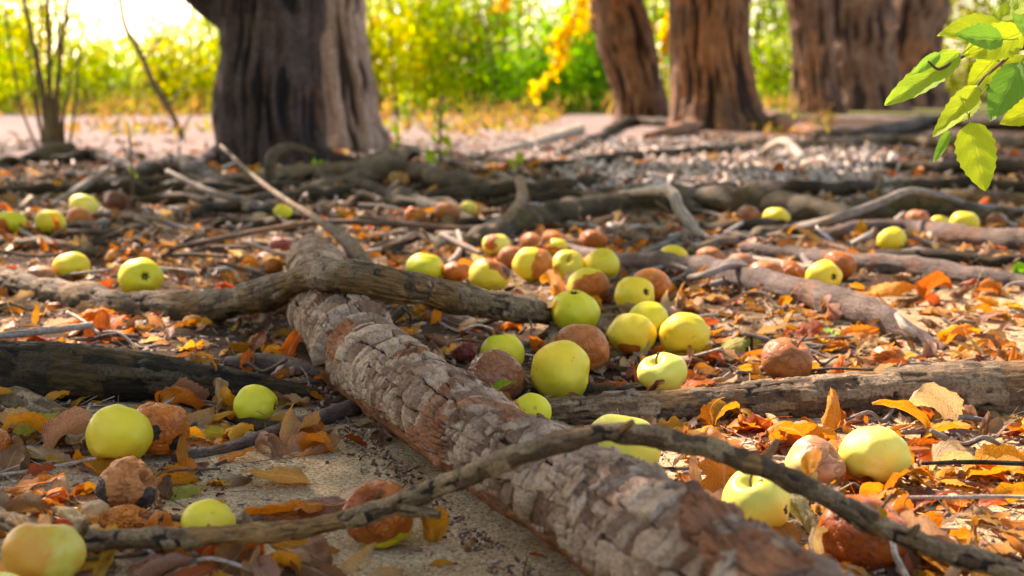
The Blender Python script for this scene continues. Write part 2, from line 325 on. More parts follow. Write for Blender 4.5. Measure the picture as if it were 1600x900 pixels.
def tube(name, rows, mat, na=32, step=0.006, style='smooth', seed=0, parent=None, flat=1.0, amp=1.0, extra=None, wob=0.12):
    L = float(np.sum(np.linalg.norm(np.diff(np.asarray(rows, float)[:, :3], axis=0), axis=1)))
    n = int(np.clip(L / step, 6, 1400)); S, s = spline(rows, n)
    C, R = S[:, :3], np.maximum(S[:, 3], 1e-4)
    T = np.gradient(C, axis=0); T /= np.linalg.norm(T, axis=1)[:, None] + 1e-9
    ref = np.array([0, 0, 1.0]) if abs(T[0, 2]) < 0.9 else np.array([1.0, 0, 0])
    A = np.zeros_like(C); a = ref
    for k in range(n):
        a = a - T[k] * a.dot(T[k]); a = a / (np.linalg.norm(a) + 1e-9); A[k] = a
    B = np.cross(T, A)
    ph = np.linspace(0, 2 * np.pi, na, endpoint=False)
    D = A[:, None, :] * np.cos(ph)[None, :, None] * flat + B[:, None, :] * np.sin(ph)[None, :, None]
    base = C[:, None, :] + D * R[:, None, None]
    U = np.repeat(s[:, None], na, 1); PH = np.repeat(ph[None, :], n, 0); RR = np.repeat(R[:, None], na, 1); rm = float(R.mean())
    q = base + seed * 3.1
    disp = RR * wob * fbm(q * (0.45 / rm), 3, seed)
    pl = 0.5 + 0.5 * fbm(q * (0.8 / rm), 2, seed + 50); cr = np.ones_like(pl); bare = np.zeros_like(pl)
    if style == 'plates':
        wq = q + 0.009 * np.stack([noise(q * 60, 61), noise(q * 60, 62), noise(q * 60, 63)], -1)
        fu, fv, e, r1, r2 = plates(U + 0.012 * np.sin(PH * 2 + U * 7) + 0.008 * fbm(q * 40, 2, 66), PH, rm, 0.031, 0.0165, seed, wq)
        fu2, fv2, e2, s1, s2 = plates(U + 0.01 * fbm(q * 60, 2, 67), PH, rm, 0.012, 0.009, seed + 40, wq + 3.3)
        zone = fbm(q * np.array([9., 9., 9.]) + 2.7, 3, seed + 31); scal = sstep(zone, 0.1, 0.22)     # finer scales here, bold slats elsewhere
        fibz = sstep(fbm(q * 14 + 9.1, 3, seed + 33), 0.2, 0.36)
        e = e + 0.0015 * fbm(q * 150, 3, 64); e2 = e2 + 0.001 * fbm(q * 190, 3, 65)
        wd_ = 0.0008 + 0.0022 * sstep(noise(q * 33, 68), -.2, .7); edge = sstep(e, 0.0001, wd_); edge2 = sstep(e2, 0.0, wd_ * .7)
        low = fbm(q * 13, 3, seed + 9)
        dz = A[:, None, 2] * np.cos(PH) + B[:, None, 2] * np.sin(PH); bare = np.maximum(sstep(low, 0.31, 0.43), sstep(-dz + .3 * low, 0.1, 0.45))
        mg = sstep(fbm(q * 36, 3, seed + 21), -0.35, 0.0)
        bold = 0.0004 + 0.0060 * r1 ** 1.7 * sstep(fbm(q * 20, 2, seed + 23), -.4, .35) + 0.0085 * (fu - 0.42) * (r2 - 0.12)
        small = 0.0022 * s1 + 0.0030 * (fu2 - 0.4) * s2
        lift = bold * (1 - scal) + small * scal; ed = edge * (1 - scal) + edge2 * scal; gap = mg * (1 - .5 * scal)
        rag = 1 - np.abs(fbm(np.stack([np.cos(PH) * 16, np.sin(PH) * 16, U * 26], -1) + seed, 4, seed + 14)) * 3
        fib = 0.0007 * fbm(q * 190., 3, seed + 12) + 0.0020 * fbm(q * 45., 2, seed + 14) + 0.0030 * fibz * np.clip(rag, -1, 1)
        disp = disp + amp * (ed * lift * (1 - 0.6 * bare) - (1 - ed) * 0.0052 * gap * (1 - 0.6 * bare)) + fib
        pl = r1 * (1 - scal) + s1 * scal; cr = np.maximum(ed, np.maximum(bare * 0.8, 1 - gap)); cr = np.minimum(cr, 1 - .7 * fibz * (rag < -.3)); bare = np.maximum(bare, .75 * fibz)
    elif style == 'furrow':
        wob3 = np.stack([noise(q * 60, 61), noise(q * 60, 62), noise(q * 60, 63)], -1)
        fu, fv, e, r1, r2 = plates(U + 0.012 * fbm(q * 25, 2, 65), PH, rm, max(0.009, rm * 0.5), max(0.03, rm * 1.25), seed, q + 0.01 * wob3)
        e = e + 0.003 * fbm(q * 120, 3, 64); edge = sstep(e, -0.0001, 0.0019); low = fbm(q * 14, 3, seed + 9); bare = sstep(low, 0.02, 0.25)
        edge = np.maximum(edge, 1 - sstep(fbm(q * 45, 3, seed + 21), *((-.45, -.1) if rm > .029 else (-.05, .3))))
        disp = disp + amp * (edge * (0.0008 + 0.0022 * r1 + 0.0016 * (fu - 0.5) * r2) * (1 - 0.7 * bare) - (1 - edge) * 0.0016) + 0.0008 * fbm(q * 150, 3, seed + 2) + 0.0022 * fbm(np.stack([np.cos(PH) * 5, np.sin(PH) * 5, U * 22], -1) + seed, 4, seed + 6) * (rm / 0.03)
        pl, cr = r1, np.maximum(edge, bare * 0.5)
    elif style == 'trunk':
        rid = fbm(np.stack([np.cos(PH) * 4.5, np.sin(PH) * 4.5, U * 2.2], -1) + seed, 4, seed)
        rid = 1 - np.abs(rid) * 3.0
        disp = disp + (0.034 * rid + 0.02 * fbm(q * 7, 2, seed + 2)) * amp; pl = 0.5 + 0.5 * fbm(q * 9, 3, seed + 1); cr = sstep(rid, -0.15, 0.65); bare = sstep(fbm(q * 3, 3, seed + 4), 0.1, 0.4)
    else:
        g = fbm(np.stack([np.cos(PH) * 3, np.sin(PH) * 3, U * 12 / max(rm / 0.015, 0.4)], -1) + seed, 4, seed + 2)
        disp = disp + RR * 0.07 * amp * g + RR * 0.04 * amp * fbm(q * (3.5 / rm), 3, seed + 8)
        bare = sstep(fbm(q * 16, 3, seed + 9), 0.1, 0.35) * 0.9; cr = sstep(g, -0.55, -0.3)
    if extra is not None:
        dd, bb, cc = extra(U, PH, RR, q); disp = disp + dd; bare = np.maximum(bare, bb); cr = np.minimum(cr, cc)
    V = (base + D * disp[..., None]).reshape(-1, 3)
    i = np.arange(n * na).reshape(n, na); j = np.roll(i, -1, 1)
    F = np.stack([i[:-1], j[:-1], j[1:], i[1:]], -1).reshape(-1, 4)
    V = np.concatenate([V, C[:1] - T[:1] * R[0] * 0.3, C[-1:] + T[-1:] * R[-1] * 0.3]); k0, k1 = n * na, n * na + 1
    F3 = np.concatenate([np.stack([np.full(na, k0), j[0], i[0]], -1), np.stack([np.full(na, k1), i[-1], j[-1]], -1)])
    ex = lambda a, b: np.concatenate([a.ravel(), [b, b]])
    PLa, CRa, BRa = ex(pl, 0.5), ex(cr, 1), ex(bare, 0); TCa = np.concatenate([np.stack([np.cos(PH) * RR, np.sin(PH) * RR, U], -1).reshape(-1, 3) + seed, np.zeros((2, 3)) + seed]); F4 = np.zeros((0, 4), int)
    if style == 'plates':
        rr = np.random.default_rng(seed); nk = 150; iu = rr.integers(8, n - 8, nk); ip = rr.integers(0, na, nk); G = (base + D * disp[..., None]); gv, gf, g1, g4 = [], [], [], []
        for a_, b_ in zip(iu, ip):
            nrm = D[a_, b_]; 
            if nrm[2] < -.1: continue
            t1 = T[a_]; t2 = np.cross(nrm, t1); an = rr.normal(0, .35); t1, t2 = t1 * math.cos(an) + t2 * math.sin(an), t2 * math.cos(an) - t1 * math.sin(an)
            lu, lv = rr.uniform(.007, .015), rr.uniform(.012, .028); up = rr.uniform(.04, .3); cu = rr.uniform(-.3, .9); k0 = len(gv) * 1
            uu, vv = np.meshgrid(np.linspace(0, 1, 5), np.linspace(-.5, .5, 5), indexing='ij'); jag = 1 + .14 * rr.normal(size=uu.shape) * (uu > .9) + .15 * rr.normal(size=uu.shape) * (np.abs(vv) > .4)
            hh = .0008 + lu * (up * uu + cu * .5 * uu ** 2) - .25 * lv * vv ** 2
            top = G[a_, b_] + t1 * (uu * jag * lu)[..., None] + t2 * (vv * jag * lv)[..., None] + nrm * hh[..., None]; bot = top - nrm * .0011
            k0 = sum(len(x) for x in gv); gv.append(np.concatenate([top.reshape(-1, 3), bot.reshape(-1, 3)])); ii = np.arange(25).reshape(5, 5); qd = np.stack([ii[:-1, :-1], ii[:-1, 1:], ii[1:, 1:], ii[1:, :-1]], -1).reshape(-1, 4)
            rim = np.concatenate([ii[0], ii[1:, -1], ii[-1, -2::-1], ii[-2:0:-1, 0]]); rn = np.roll(rim, -1); gf.append(np.concatenate([qd, qd[:, ::-1] + 25, np.stack([rim, rim + 25, rn + 25, rn], -1)]) + k0)
            g1.append(np.full(50, rr.random())); g4.append(np.concatenate([top.reshape(-1, 3)] * 2) + seed)
        k0 = len(V); gv = np.concatenate(gv); V = np.concatenate([V, gv]); F4 = np.concatenate(gf) + k0; PLa = np.concatenate([PLa, np.concatenate(g1)]); CRa = np.concatenate([CRa, np.ones(len(gv))]); BRa = np.concatenate([BRa, np.zeros(len(gv))]); TCa = np.concatenate([TCa, np.concatenate(g4)])
    o = mesh_np(name, V, [F, F3] if not len(F4) else [F, F3, F4], mat, attrs={'plate': PLa, 'crack': CRa, 'bare': BRa}, parent=parent, vattrs={'tc': TCa})
    o['_len'] = L
    del o['_len']
    return o, S
DISCS = []        # footprints (x, y, r, ztop) already taken
MARKS = []        # landmarks for labels (x, y, phrase)
def px_rows(pts, bury=0.55):
    rows = []
    for p in pts:
        px, py, th = p[:3]
        if len(p) > 3 and p[3] is not None:
            q, t = at_z(px, py, p[3]); r = th / 2 * t / FPX
        else:
            q, r, t = solve_rest(px, py, th, bury)
        rows.append((*q, r))
    return rows
def take(S):
    for k in range(0, len(S), 2): DISCS.append((S[k, 0], S[k, 1], S[k, 3], S[k, 2] + S[k, 3], S[k, 2] - S[k, 3]))

BK_LOG = bark_mat('flaking_bark', (0.60, 0.43, 0.29), (0.15, 0.075, 0.042), (0.29, 0.095, 0.033), crack=(0.02, 0.009, 0.005), grit=.7)
BK_GREY = bark_mat('grey_root_bark', (0.35, 0.255, 0.15), (0.065, 0.04, 0.022), (0.18, 0.10, 0.035), crack=(0.04, 0.026, 0.016))
BK_TAN = bark_mat('tan_root_bark', (0.42, 0.30, 0.18), (0.10, 0.06, 0.033), (0.24, 0.13, 0.05), crack=(0.05, 0.03, 0.018))
BK_DARK = bark_mat('dark_root_bark', (0.105, 0.075, 0.038), (0.016, 0.011, 0.006), (0.07, 0.042, 0.013), crack=(0.018, 0.013, 0.01), lichen=(0.06, 0.062, 0.056))
BK_PURP = bark_mat('smooth_grey_bark', (0.27, 0.19, 0.15), (0.065, 0.042, 0.034), (0.17, 0.08, 0.04), crack=(0.07, 0.045, 0.04), rough=0.7)
BK_BRANCH = bark_mat('branch_bark', (0.46, 0.315, 0.17), (0.085, 0.05, 0.027), (0.30, 0.15, 0.05), crack=(0.03, 0.02, 0.015), bscale=1.3)
BK_PALE = bark_mat('bleached_wood', (0.66, 0.56, 0.45), (0.40, 0.32, 0.24), (0.5, 0.4, 0.3), crack=(0.2, 0.14, 0.1), rough=0.7)
BK_MOSS = bark_mat('mossy_root_bark', (0.19, 0.145, 0.085), (0.042, 0.03, 0.018), (0.10, 0.07, 0.025), crack=(0.03, 0.025, 0.015))
BK_TRUNK = bark_mat('trunk_bark', (0.165, 0.115, 0.105), (0.038, 0.027, 0.029), (0.13, 0.065, 0.04), crack=(0.02, 0.016, 0.018), bscale=0.26, streak=0.12, bands=.9)
BK_TRUNK3 = bark_mat('pale_lit_trunk_bark', (0.78, 0.58, 0.50), (0.42, 0.28, 0.235), (0.30, 0.17, 0.11), crack=(0.06, 0.04, 0.033), bscale=0.26, streak=0.12, bands=.9)  # pinkish bark, lightened further to stand in for light on this trunk
BK_TRUNK2 = bark_mat('red_trunk_bark', (0.40, 0.215, 0.12), (0.11, 0.056, 0.032), (0.30, 0.12, 0.048), crack=(0.04, 0.02, 0.012), bscale=0.26, streak=0.12, bands=.9)
TWIG_GREY = bark_mat('twig_grey', (0.42, 0.36, 0.31), (0.19, 0.15, 0.12), (0.3, 0.2, 0.12), bscale=2.0)
TWIG_BROWN = bark_mat('twig_brown', (0.22, 0.15, 0.1), (0.09, 0.06, 0.042), (0.2, 0.11, 0.06), bscale=2.0)

def root(name, pts, mat, label, cat='root', style='smooth', na=28, step=0.008, seed=1, bury=0.55, flat=1.0, amp=1.0, group=None, mark=None, extra=None, wob=0.12, kink=0):
    rows = px_rows(pts, bury)
    if kink:
        kr = np.random.default_rng(seed); rr2, _ = spline(rows, 3 * len(rows)); rr2[:, :3] += kr.normal(0, kink, (len(rr2), 3)); rr2[:, 3] *= 1 + kr.uniform(-.13, .16, len(rr2)); rows = [tuple(x) for x in rr2]
    o, S = tube(name, rows, mat, na, step, style, seed, None, flat, amp, extra, wob)
    tag(o, label, cat, group); take(S)
    if mark:
        for k in range(0, len(S), max(1, len(S) // 6)): MARKS.append((S[k, 0], S[k, 1], mark))
    return o, S

# the thick flaking log
def log_extra(U, PH, RR, q):
    u0 = LOG_U0 + 0.014 * np.sin(PH + 0.6) + 0.006 * noise(q * 30, 77)
    d = U - u0
    g = np.exp(-(d / 0.0085) ** 2); lip = np.exp(-((d - 0.02) / 0.010) ** 2)
    lip2 = np.exp(-((d + 0.018) / 0.012) ** 2)
    rag = 0.7 + 0.6 * noise(q * 45, 78)
    dd = -0.024 * g * rag + 0.013 * lip * rag + 0.004 * lip2 * rag
    # a knot on the flank, and torn bare wood low on the near side
    return dd, np.clip(1.5 * g, 0, 1), 1 - 0.95 * g * sstep(noise(q * 60, 79), -.5, .2)
LOG_PTS = [(1640, 1235, 0, .044), (1400, 1085, 0, .044), (1260, 1000, 0, .044), (1100, 900, 0, .044), (943, 802, 0, .043), (785, 712, 0, .041), (650, 617, 0, .044), (575, 561, 0, .046),
           (520, 502, 0, .048), (503, 460, 0, .046), (494, 425, 0, .043), (490, 405, 0, .03), (488, 396, 0, .005)]
LOG_R = [.050, .049, .048, .0475, .0465, .0435, .047, .0505, .053, .051, .049, .045, .03]
LOG_ROWS = [(*at_z(p[0], p[1], p[3])[0], r) for p, r in zip(LOG_PTS, LOG_R)]
_c = np.array(LOG_ROWS)[:, :3]; _l = np.concatenate([[0], np.cumsum(np.linalg.norm(np.diff(_c, axis=0), axis=1))])
LOG_U0 = float(_l[7]) + 0.022
log, S = tube('log', LOG_ROWS, BK_LOG, 330, 0.0019, 'plates', 3, None, 1.0, 1.0, log_extra, 0.10)
tag(log, 'thick grey-brown log with flaking plated bark running diagonally to the lower edge', 'log'); take(S)
for k in range(0, len(S), len(S) // 8): MARKS.append((S[k, 0], S[k, 1], 'the flaking log'))

root('root', [(-90, 405, 45), (0, 437, 45), (100, 460, 45), (200, 477, 48), (300, 484, 48), (400, 462, 45, .06), (480, 436, 44, .105), (540, 432, 44, .13), (620, 445, 47, .122), (700, 463, 49, .095), (780, 478, 44, .06), (850, 490, 35, .025), (900, 497, 22, .0)],
     BK_GREY, 'long grey-brown root arching over the flaking log from the left edge', style='furrow', na=90, step=0.004, seed=11, amp=.7, mark='the arching root', wob=0.2, kink=.0014)
BR, BRS = root('branch', [(-60, 790, 28, .024), (0, 812, 30, .024), (60, 834, 28, .024), (150, 842, 28, .024), (250, 842, 28, .025), (400, 832, 29, .027), (500, 822, 29, .03), (600, 793, 28, .045), (700, 758, 30, .073), (790, 720, 30, .098), (870, 692, 30, .113), (950, 678, 28, .117), (1050, 688, 28, .108), (1150, 712, 30, .102), (1230, 745, 30, .088), (1300, 782, 30, .076), (1400, 833, 31, .054), (1500, 868, 29, .038), (1620, 902, 27, .022), (1700, 925, 24, .01)],
     BK_BRANCH, 'crooked thin branch lying across the flaking log in the foreground', 'branch', style='furrow', na=64, step=0.0022, seed=21, amp=0.55, mark='the crooked front branch', wob=0.18, kink=.0008)
for k, (f, dv, l) in enumerate([(.16, (.3, -.4, .6), .016), (.3, (-.5, .3, .7), .012), (.62, (.4, -.5, .5), .014), (.74, (.5, .5, .6), .02), (.86, (.2, -.6, .7), .012)]):
    c0 = BRS[int(len(BRS) * f)]; dv = np.array(dv) / np.linalg.norm(dv); tube('side_stub', [(*c0[:3], c0[3] * .6), (*(c0[:3] + dv * (c0[3] + l * .5)), c0[3] * .45), (*(c0[:3] + dv * (c0[3] + l)), c0[3] * .3)], BK_BRANCH, 12, 0.002, 'smooth', 23 + k, BR)
st, _ = tube('side_stub', [(*(BRS[int(len(BRS) * .425), :3] + np.array([0.0, -0.006, -0.006])), .006), (*(BRS[int(len(BRS) * .425), :3] + np.array([0.03, -0.022, -0.006])), .0035)], BK_BRANCH, 12, 0.003, 'smooth', 22, BR)
root('root', [(-120, 566, 96), (0, 582, 94), (100, 584, 90), (200, 590, 82), (300, 598, 62), (380, 605, 44), (440, 610, 30), (500, 618, 14)],
     BK_DARK, 'thick blackish root with cracked damp bark at the left edge', style='furrow', na=110, step=0.0035, seed=31, bury=0.8, amp=1.4, mark='the blackish root')
root('root', [(1720, 590, 96), (1600, 606, 90), (1500, 610, 84), (1400, 615, 76), (1300, 622, 70), (1200, 627, 62), (1100, 634, 54), (1000, 639, 50), (900, 643, 46), (850, 645, 38), (790, 645, 24)],
     BK_TAN, 'straight thick root with square-cracked bark reaching in from the right edge', style='furrow', na=110, step=0.0035, seed=41, bury=0.75, amp=1.1, mark='the square-cracked root')
root('root', [(815, 613, 14), (900, 612, 20), (980, 610, 16), (1045, 604, 6)], BK_DARK, 'narrow blackish root lying behind the start of the square-cracked root', style='furrow', seed=43, na=40, step=0.004, bury=0.9)
root('root', [(890, 392, 22), (960, 407, 29), (1040, 412, 36), (1120, 425, 43), (1180, 440, 50), (1250, 458, 54), (1320, 480, 52), (1380, 503, 45), (1420, 520, 34), (1450, 533, 22), (1480, 547, 11)],
     BK_PURP, 'smooth purplish-grey root sloping down behind the heap of yellow apples', style='smooth', na=56, step=0.005, seed=51, amp=1.0, mark='the purplish-grey root', wob=.2, kink=.0014)
root('root_stub', [(1402, 492, 10, .035), (1414, 512, 12, .022), (1432, 524, 9, .012)], BK_PALE, 'short pale stub poking out near the end of the purplish-grey root', 'root', seed=52, step=0.003)
root('root', [(1165, 388, 18), (1230, 397, 25), (1300, 407, 32), (1400, 417, 36), (1480, 427, 34), (1550, 438, 31), (1660, 454, 29)],
     BK_PURP, 'long smooth root with reddish flank behind the sunny sand patch', style='smooth', na=44, step=0.006, seed=61, amp=1.0, mark='the smooth reddish root', wob=.2, kink=.002)
root('root', [(1190, 362, 18), (1250, 364, 25), (1300, 369, 25), (1345, 359, 29), (1420, 358, 32), (1480, 366, 38), (1540, 373, 41), (1680, 384, 41)],
     BK_PURP, 'stout pinkish-grey root under the row of apples at the right edge', style='smooth', na=44, step=0.006, seed=71, mark='the pinkish-grey root', wob=.2, kink=.002)
root('root', [(690, 388, 28), (740, 376, 34), (800, 356, 40), (860, 337, 40), (930, 322, 40), (1000, 316, 36), (1050, 320, 32), (1090, 332, 20)],
     BK_MOSS, 'dark arched root sunlit along its top behind the apple heap', style='smooth', na=40, step=0.007, seed=81, mark='the dark arched root', wob=.24, kink=.005)
root('root', [(965, 304, 10), (1030, 297, 16, .10), (1052, 305, 19, .10), (1060, 325, 19, .07), (1075, 345, 19, .04), (1090, 362, 14, .015), (1110, 374, 8, .0)],
     BK_PALE, 'pale sunlit knee-shaped root dropping beside the dark arched root', style='smooth', seed=83, na=24, step=0.006)
BACK = [
 ('dark humped root in front of the big left trunk', [(480, 300, 22), (560, 279, 30), (640, 270, 36), (700, 281, 36), (745, 293, 26), (800, 302, 14)], BK_MOSS),
 ('dark level root behind the brown apple at mid-left', [(670, 308, 22), (760, 301, 28), (840, 296, 26), (900, 289, 24), (940, 283, 14)], BK_DARK),
 ('thin brown root running level into the pale knee-shaped root', [(900, 305, 12), (960, 300, 16), (1010, 297, 16)], BK_MOSS),
 ('broad olive-brown root behind the two apples right of centre', [(1050, 303, 34), (1120, 310, 46), (1200, 319, 48), (1280, 329, 46), (1340, 336, 38), (1410, 338, 20)], BK_MOSS),
 ('long dark root forming the rearmost line at right', [(1085, 294, 12), (1160, 291, 20), (1240, 297, 24), (1320, 296, 22), (1420, 289, 20), (1500, 287, 22), (1680, 294, 22)], BK_DARK),
 ('thick shadowed root hump behind the right-hand apples', [(1310, 338, 26), (1390, 324, 46), (1450, 323, 46), (1510, 333, 34), (1580, 342, 20)], BK_MOSS),
 ('level grey root above the apples at the right edge', [(1420, 307, 14), (1500, 306, 22), (1600, 314, 24), (1700, 318, 24)], BK_GREY),
 ('dark bent root hump below the pale sand at left', [(190, 280, 20), (230, 268, 28), (270, 253, 32), (310, 268, 28), (350, 288, 20)], BK_DARK),
 ('low straight dark root passing left of the big trunk', [(100, 300, 16), (180, 297, 24), (260, 299, 24), (350, 293, 24), (430, 300, 14)], BK_DARK),
 ('grey root climbing towards the foot of the big left trunk', [(290, 302, 18), (400, 279, 26), (470, 272, 24), (560, 263, 26), (620, 246, 28), (650, 236, 14)], BK_GREY),
 ('slim dark root beside the leafless shrub', [(85, 252, 14), (150, 243, 20), (200, 264, 18), (230, 275, 10)], BK_DARK),
 ('long dark root crossing behind the pair of yellow apples at left', [(-60, 300, 14), (60, 296, 18), (140, 292, 16)], BK_DARK),
 ('dark root band under the apple cluster at far left', [(300, 335, 12), (360, 322, 20), (430, 312, 22), (520, 300, 22), (580, 290, 12)], BK_DARK),
 ('short grey root lump behind the arching root', [(560, 310, 14), (640, 318, 22), (700, 322, 20), (740, 332, 16)], BK_MOSS),
 ('brown root stretch behind the purplish-grey root', [(1070, 395, 12), (1130, 378, 20), (1180, 366, 22), (1260, 360, 16)], BK_GREY),
 ('level brown root under the leafy sprig at right', [(1270, 214, 14), (1380, 205, 22), (1460, 189, 24), (1560, 194, 22), (1700, 196, 22)], BK_DARK),
 ('wide grey root behind the hanging leaves at right', [(1150, 226, 12), (1260, 226, 18), (1400, 218, 18), (1500, 222, 22), (1700, 220, 22)], BK_GREY),
 ('dark curved root lifting off the sand before the leaning trunk', [(872, 240, 10), (930, 216, 15), (985, 190, 15), (1045, 192, 16), (1095, 200, 10)], BK_DARK),
 ('faint dark root just behind the hooked root', [(560, 255, 12), (620, 238, 18), (700, 255, 14), (760, 270, 10)], BK_DARK),
]
BACK += [
 ('long sinuous dark root from the massive trunk towards the heap', [(470, 262, 16), (520, 282, 22), (600, 300, 24), (680, 325, 22), (740, 345, 16)], BK_DARK),
 ('dark root crossing low in front of the pale sapling', [(180, 318, 12), (260, 312, 20), (340, 316, 22), (420, 330, 18), (480, 340, 10)], BK_DARK),
 ('dark root running to the left edge behind the sunlit yellow apple', [(-60, 378, 12), (20, 380, 18), (90, 384, 20), (160, 396, 14)], BK_GREY),
 ('dark level root between the shrub stump and the hooked root', [(110, 272, 14), (200, 283, 20), (300, 284, 22), (400, 292, 22), (470, 288, 12)], BK_DARK),
 ('thin dark root below the pair of red-brown and shrivelled apples', [(560, 346, 10), (640, 350, 14), (720, 352, 16), (780, 346, 10)], BK_DARK),
 ('twisted dark root right of the knee-shaped root', [(1085, 352, 12), (1150, 358, 20), (1230, 350, 22), (1310, 348, 16)], BK_DARK),
 ('dark root curving behind the smooth reddish root', [(1330, 392, 12), (1420, 396, 20), (1520, 404, 22), (1680, 412, 20)], BK_DARK),
 ('half buried dark root at right under the leafy branch tip', [(1330, 262, 12), (1430, 258, 20), (1540, 262, 24), (1700, 268, 24)], BK_DARK),
 ('dark root stretched along the rear of the pale wood chips', [(840, 262, 12), (920, 252, 16), (1010, 244, 18), (1100, 236, 20), (1180, 232, 12)], BK_DARK),
 ('short dark root behind the tan upright root', [(760, 318, 14), (830, 312, 22), (900, 308, 24), (960, 318, 14)], BK_DARK),
 ('dark root lying under the white sky gap on the sand edge', [(-40, 262, 14), (20, 252, 16), (60, 248, 10)], BK_DARK),
 ('pair-forming dark root just left of the rear end of the log', [(330, 352, 10), (390, 346, 16), (450, 352, 20), (500, 368, 14)], BK_DARK),
]
for k, (lb, pts, m) in enumerate(BACK):
    root('root', [(x, y, t * .95) for x, y, t in pts], m, lb, seed=100 + k, na=24, step=0.012, bury=.95, wob=0.26, kink=.005, mark='the ' + ' '.join(lb.split()[:3]) if k < 7 else None)
root('root', [(430, 292, 14, 0), (421, 265, 17, .06), (428, 241, 19, .11), (455, 231, 17, .125), (492, 242, 10, .1)], BK_MOSS, 'hooked root stub curling up in front of the big left trunk', seed=131, na=20, step=0.01)
root('root', [(812, 280, 15, .085), (816, 310, 19, .055), (800, 335, 19, .035), (775, 355, 15, .02), (740, 374, 9, .01)], BK_TAN, 'short upright tan root leaning on the dark arched root', seed=133, na=20, step=0.006)
root('branch', [(345, 228, 6, .17), (400, 278, 8, .13), (450, 315, 10, .10), (500, 345, 13, .08), (540, 375, 22, .06), (560, 402, 28, .05), (582, 434, 29, .03)], BK_GREY, 'grey branch slanting forward from the big left trunk to the arching root', 'branch', seed=135, na=28, step=0.006, amp=0.6)
root('log', [(735, 246, 8), (830, 224, 13), (905, 203, 20)], BK_PALE, 'pale fallen log lying on the sunlit sand in the background', 'log', seed=137, na=20, step=0.03)
root('root', [(1188, 244, 10, .0), (1205, 228, 13, .07), (1228, 222, 13, .10), (1246, 240, 15, .06), (1262, 262, 15, .03), (1284, 279, 12, .0)], BK_PALE, 'bleached bent root standing like an arch in the background', seed=139, na=16, step=0.015)
root('root', [(270, 716, 12), (350, 701, 18), (430, 676, 24), (510, 650, 26), (560, 634, 28), (610, 616, 20)], BK_PURP, 'thin dark root slanting up to the underside of the log', style='smooth', seed=141, na=36, step=0.004, bury=0.8, mark='the slanting dark root', amp=.7)
root('root', [(-60, 592, 24), (0, 612, 34), (50, 634, 36), (100, 652, 26), (145, 662, 12)], BK_TAN, 'pale ribbed root end below the blackish root at the left edge', style='furrow', seed=143, na=48, step=0.004, amp=.6, mark='the ribbed root end')
root('root', [(230, 640, 10), (290, 625, 18), (350, 610, 21), (420, 601, 19), (505, 598, 12)], BK_GREY, 'slim tan root above the green apple', seed=145, na=30, step=0.005, mark='the slim tan root')
root('root', [(280, 628, 12), (345, 646, 16), (400, 664, 21), (450, 668, 19), (505, 660, 10)], BK_DARK, 'short dark root under the green apple', seed=147, na=30, step=0.005)
root('root', [(355, 566, 18), (400, 568, 32), (440, 572, 35), (480, 580, 28), (515, 590, 12)], BK_PURP, 'short grey root piece between the blackish root and the log', seed=149, na=36, step=0.005, mark='the short grey root piece')
root('stick', [(-40, 529, 11, .05), (70, 517, 12, .045), (143, 508, 11, .04)], BK_PALE, 'straight bleached stick at the left edge below the arching root', 'stick', seed=151, na=16, step=0.006, amp=.5)
root('stick', [(105, 488, 6, .05), (128, 500, 6, .045), (156, 522, 5, .03)], BK_PALE, 'tiny pale twig crossing the tip of the bleached stick', 'twig', seed=153, na=10, step=0.006)
root('stick', [(1403, 777, 5, .02), (1500, 777, 6.5, .022), (1580, 776, 6, .02), (1680, 781, 6, .02)], BK_PALE, 'thin straight pale stem across the sunny sand at right', 'stick', seed=155, na=12, step=0.006, amp=.5)
root('stick', [(1440, 724, 6, .02), (1530, 722, 8, .02), (1660, 727, 9, .02)], BK_DARK, 'thin dark stick behind the cream striped leaf at right', 'stick', seed=157, na=12, step=0.006)
root('branch', [(1040, 388, 8), (1110, 374, 11), (1200, 363, 13), (1290, 346, 15, .05), (1370, 319, 14, .085), (1420, 299, 12, .11), (1470, 306, 12, .09), (1530, 322, 10, .05), (1660, 332, 8, .03)], TWIG_GREY, 'slender wavy grey branch arching over the roots at right', 'branch', seed=159, na=16, step=0.01)
root('branch', [(240, 440, 6), (160, 407, 8), (250, 392, 9), (330, 376, 9, .03), (440, 355, 9, .04), (520, 347, 10, .05), (620, 350, 9, .05), (720, 357, 9, .03), (770, 352, 6, .02)][1:], TWIG_BROWN, 'long dark thin branch behind the arching root', 'branch', seed=161, na=14, step=0.008)
root('branch', [(-30, 356, 7, .02), (60, 359, 9, .02), (140, 363, 9, .02), (230, 352, 7, .02)], TWIG_BROWN, 'dark twig lying against the two left apples', 'twig', seed=163, na=12, step=0.01)
root('branch', [(262, 268, 8, .10), (330, 300, 11, .06), (380, 312, 11, .04), (425, 326, 9, .02)], TWIG_GREY, 'grey bent twig reaching to the small green apple', 'twig', seed=165, na=12, step=0.012)
root('branch', [(82, 322, 10, .01), (130, 290, 13, .05), (172, 260, 9, .09)], TWIG_GREY, 'grey twig leaning above the pale apple at left', 'twig', seed=167, na=12, step=0.012)
root('branch', [(1000, 470, 6), (1050, 440, 10), (1100, 430, 11, .045), (1140, 416, 11, .05), (1175, 418, 7, .045)], TWIG_GREY, 'brown twig draped over the purplish-grey root', 'twig', seed=169, na=14, step=0.006)
root('branch', [(1040, 445, 7), (1075, 425, 8, .04), (1050, 412, 7, .05)], TWIG_GREY, 'tiny forked twig by the purplish-grey root', 'twig', seed=170, na=10, step=0.006)
root('branch', [(605, 395, 12), (640, 372, 16), (665, 372, 18), (700, 386, 14), (750, 402, 10)], BK_MOSS, 'bent olive stick left of the apple heap', 'stick', seed=171, na=18, step=0.008)
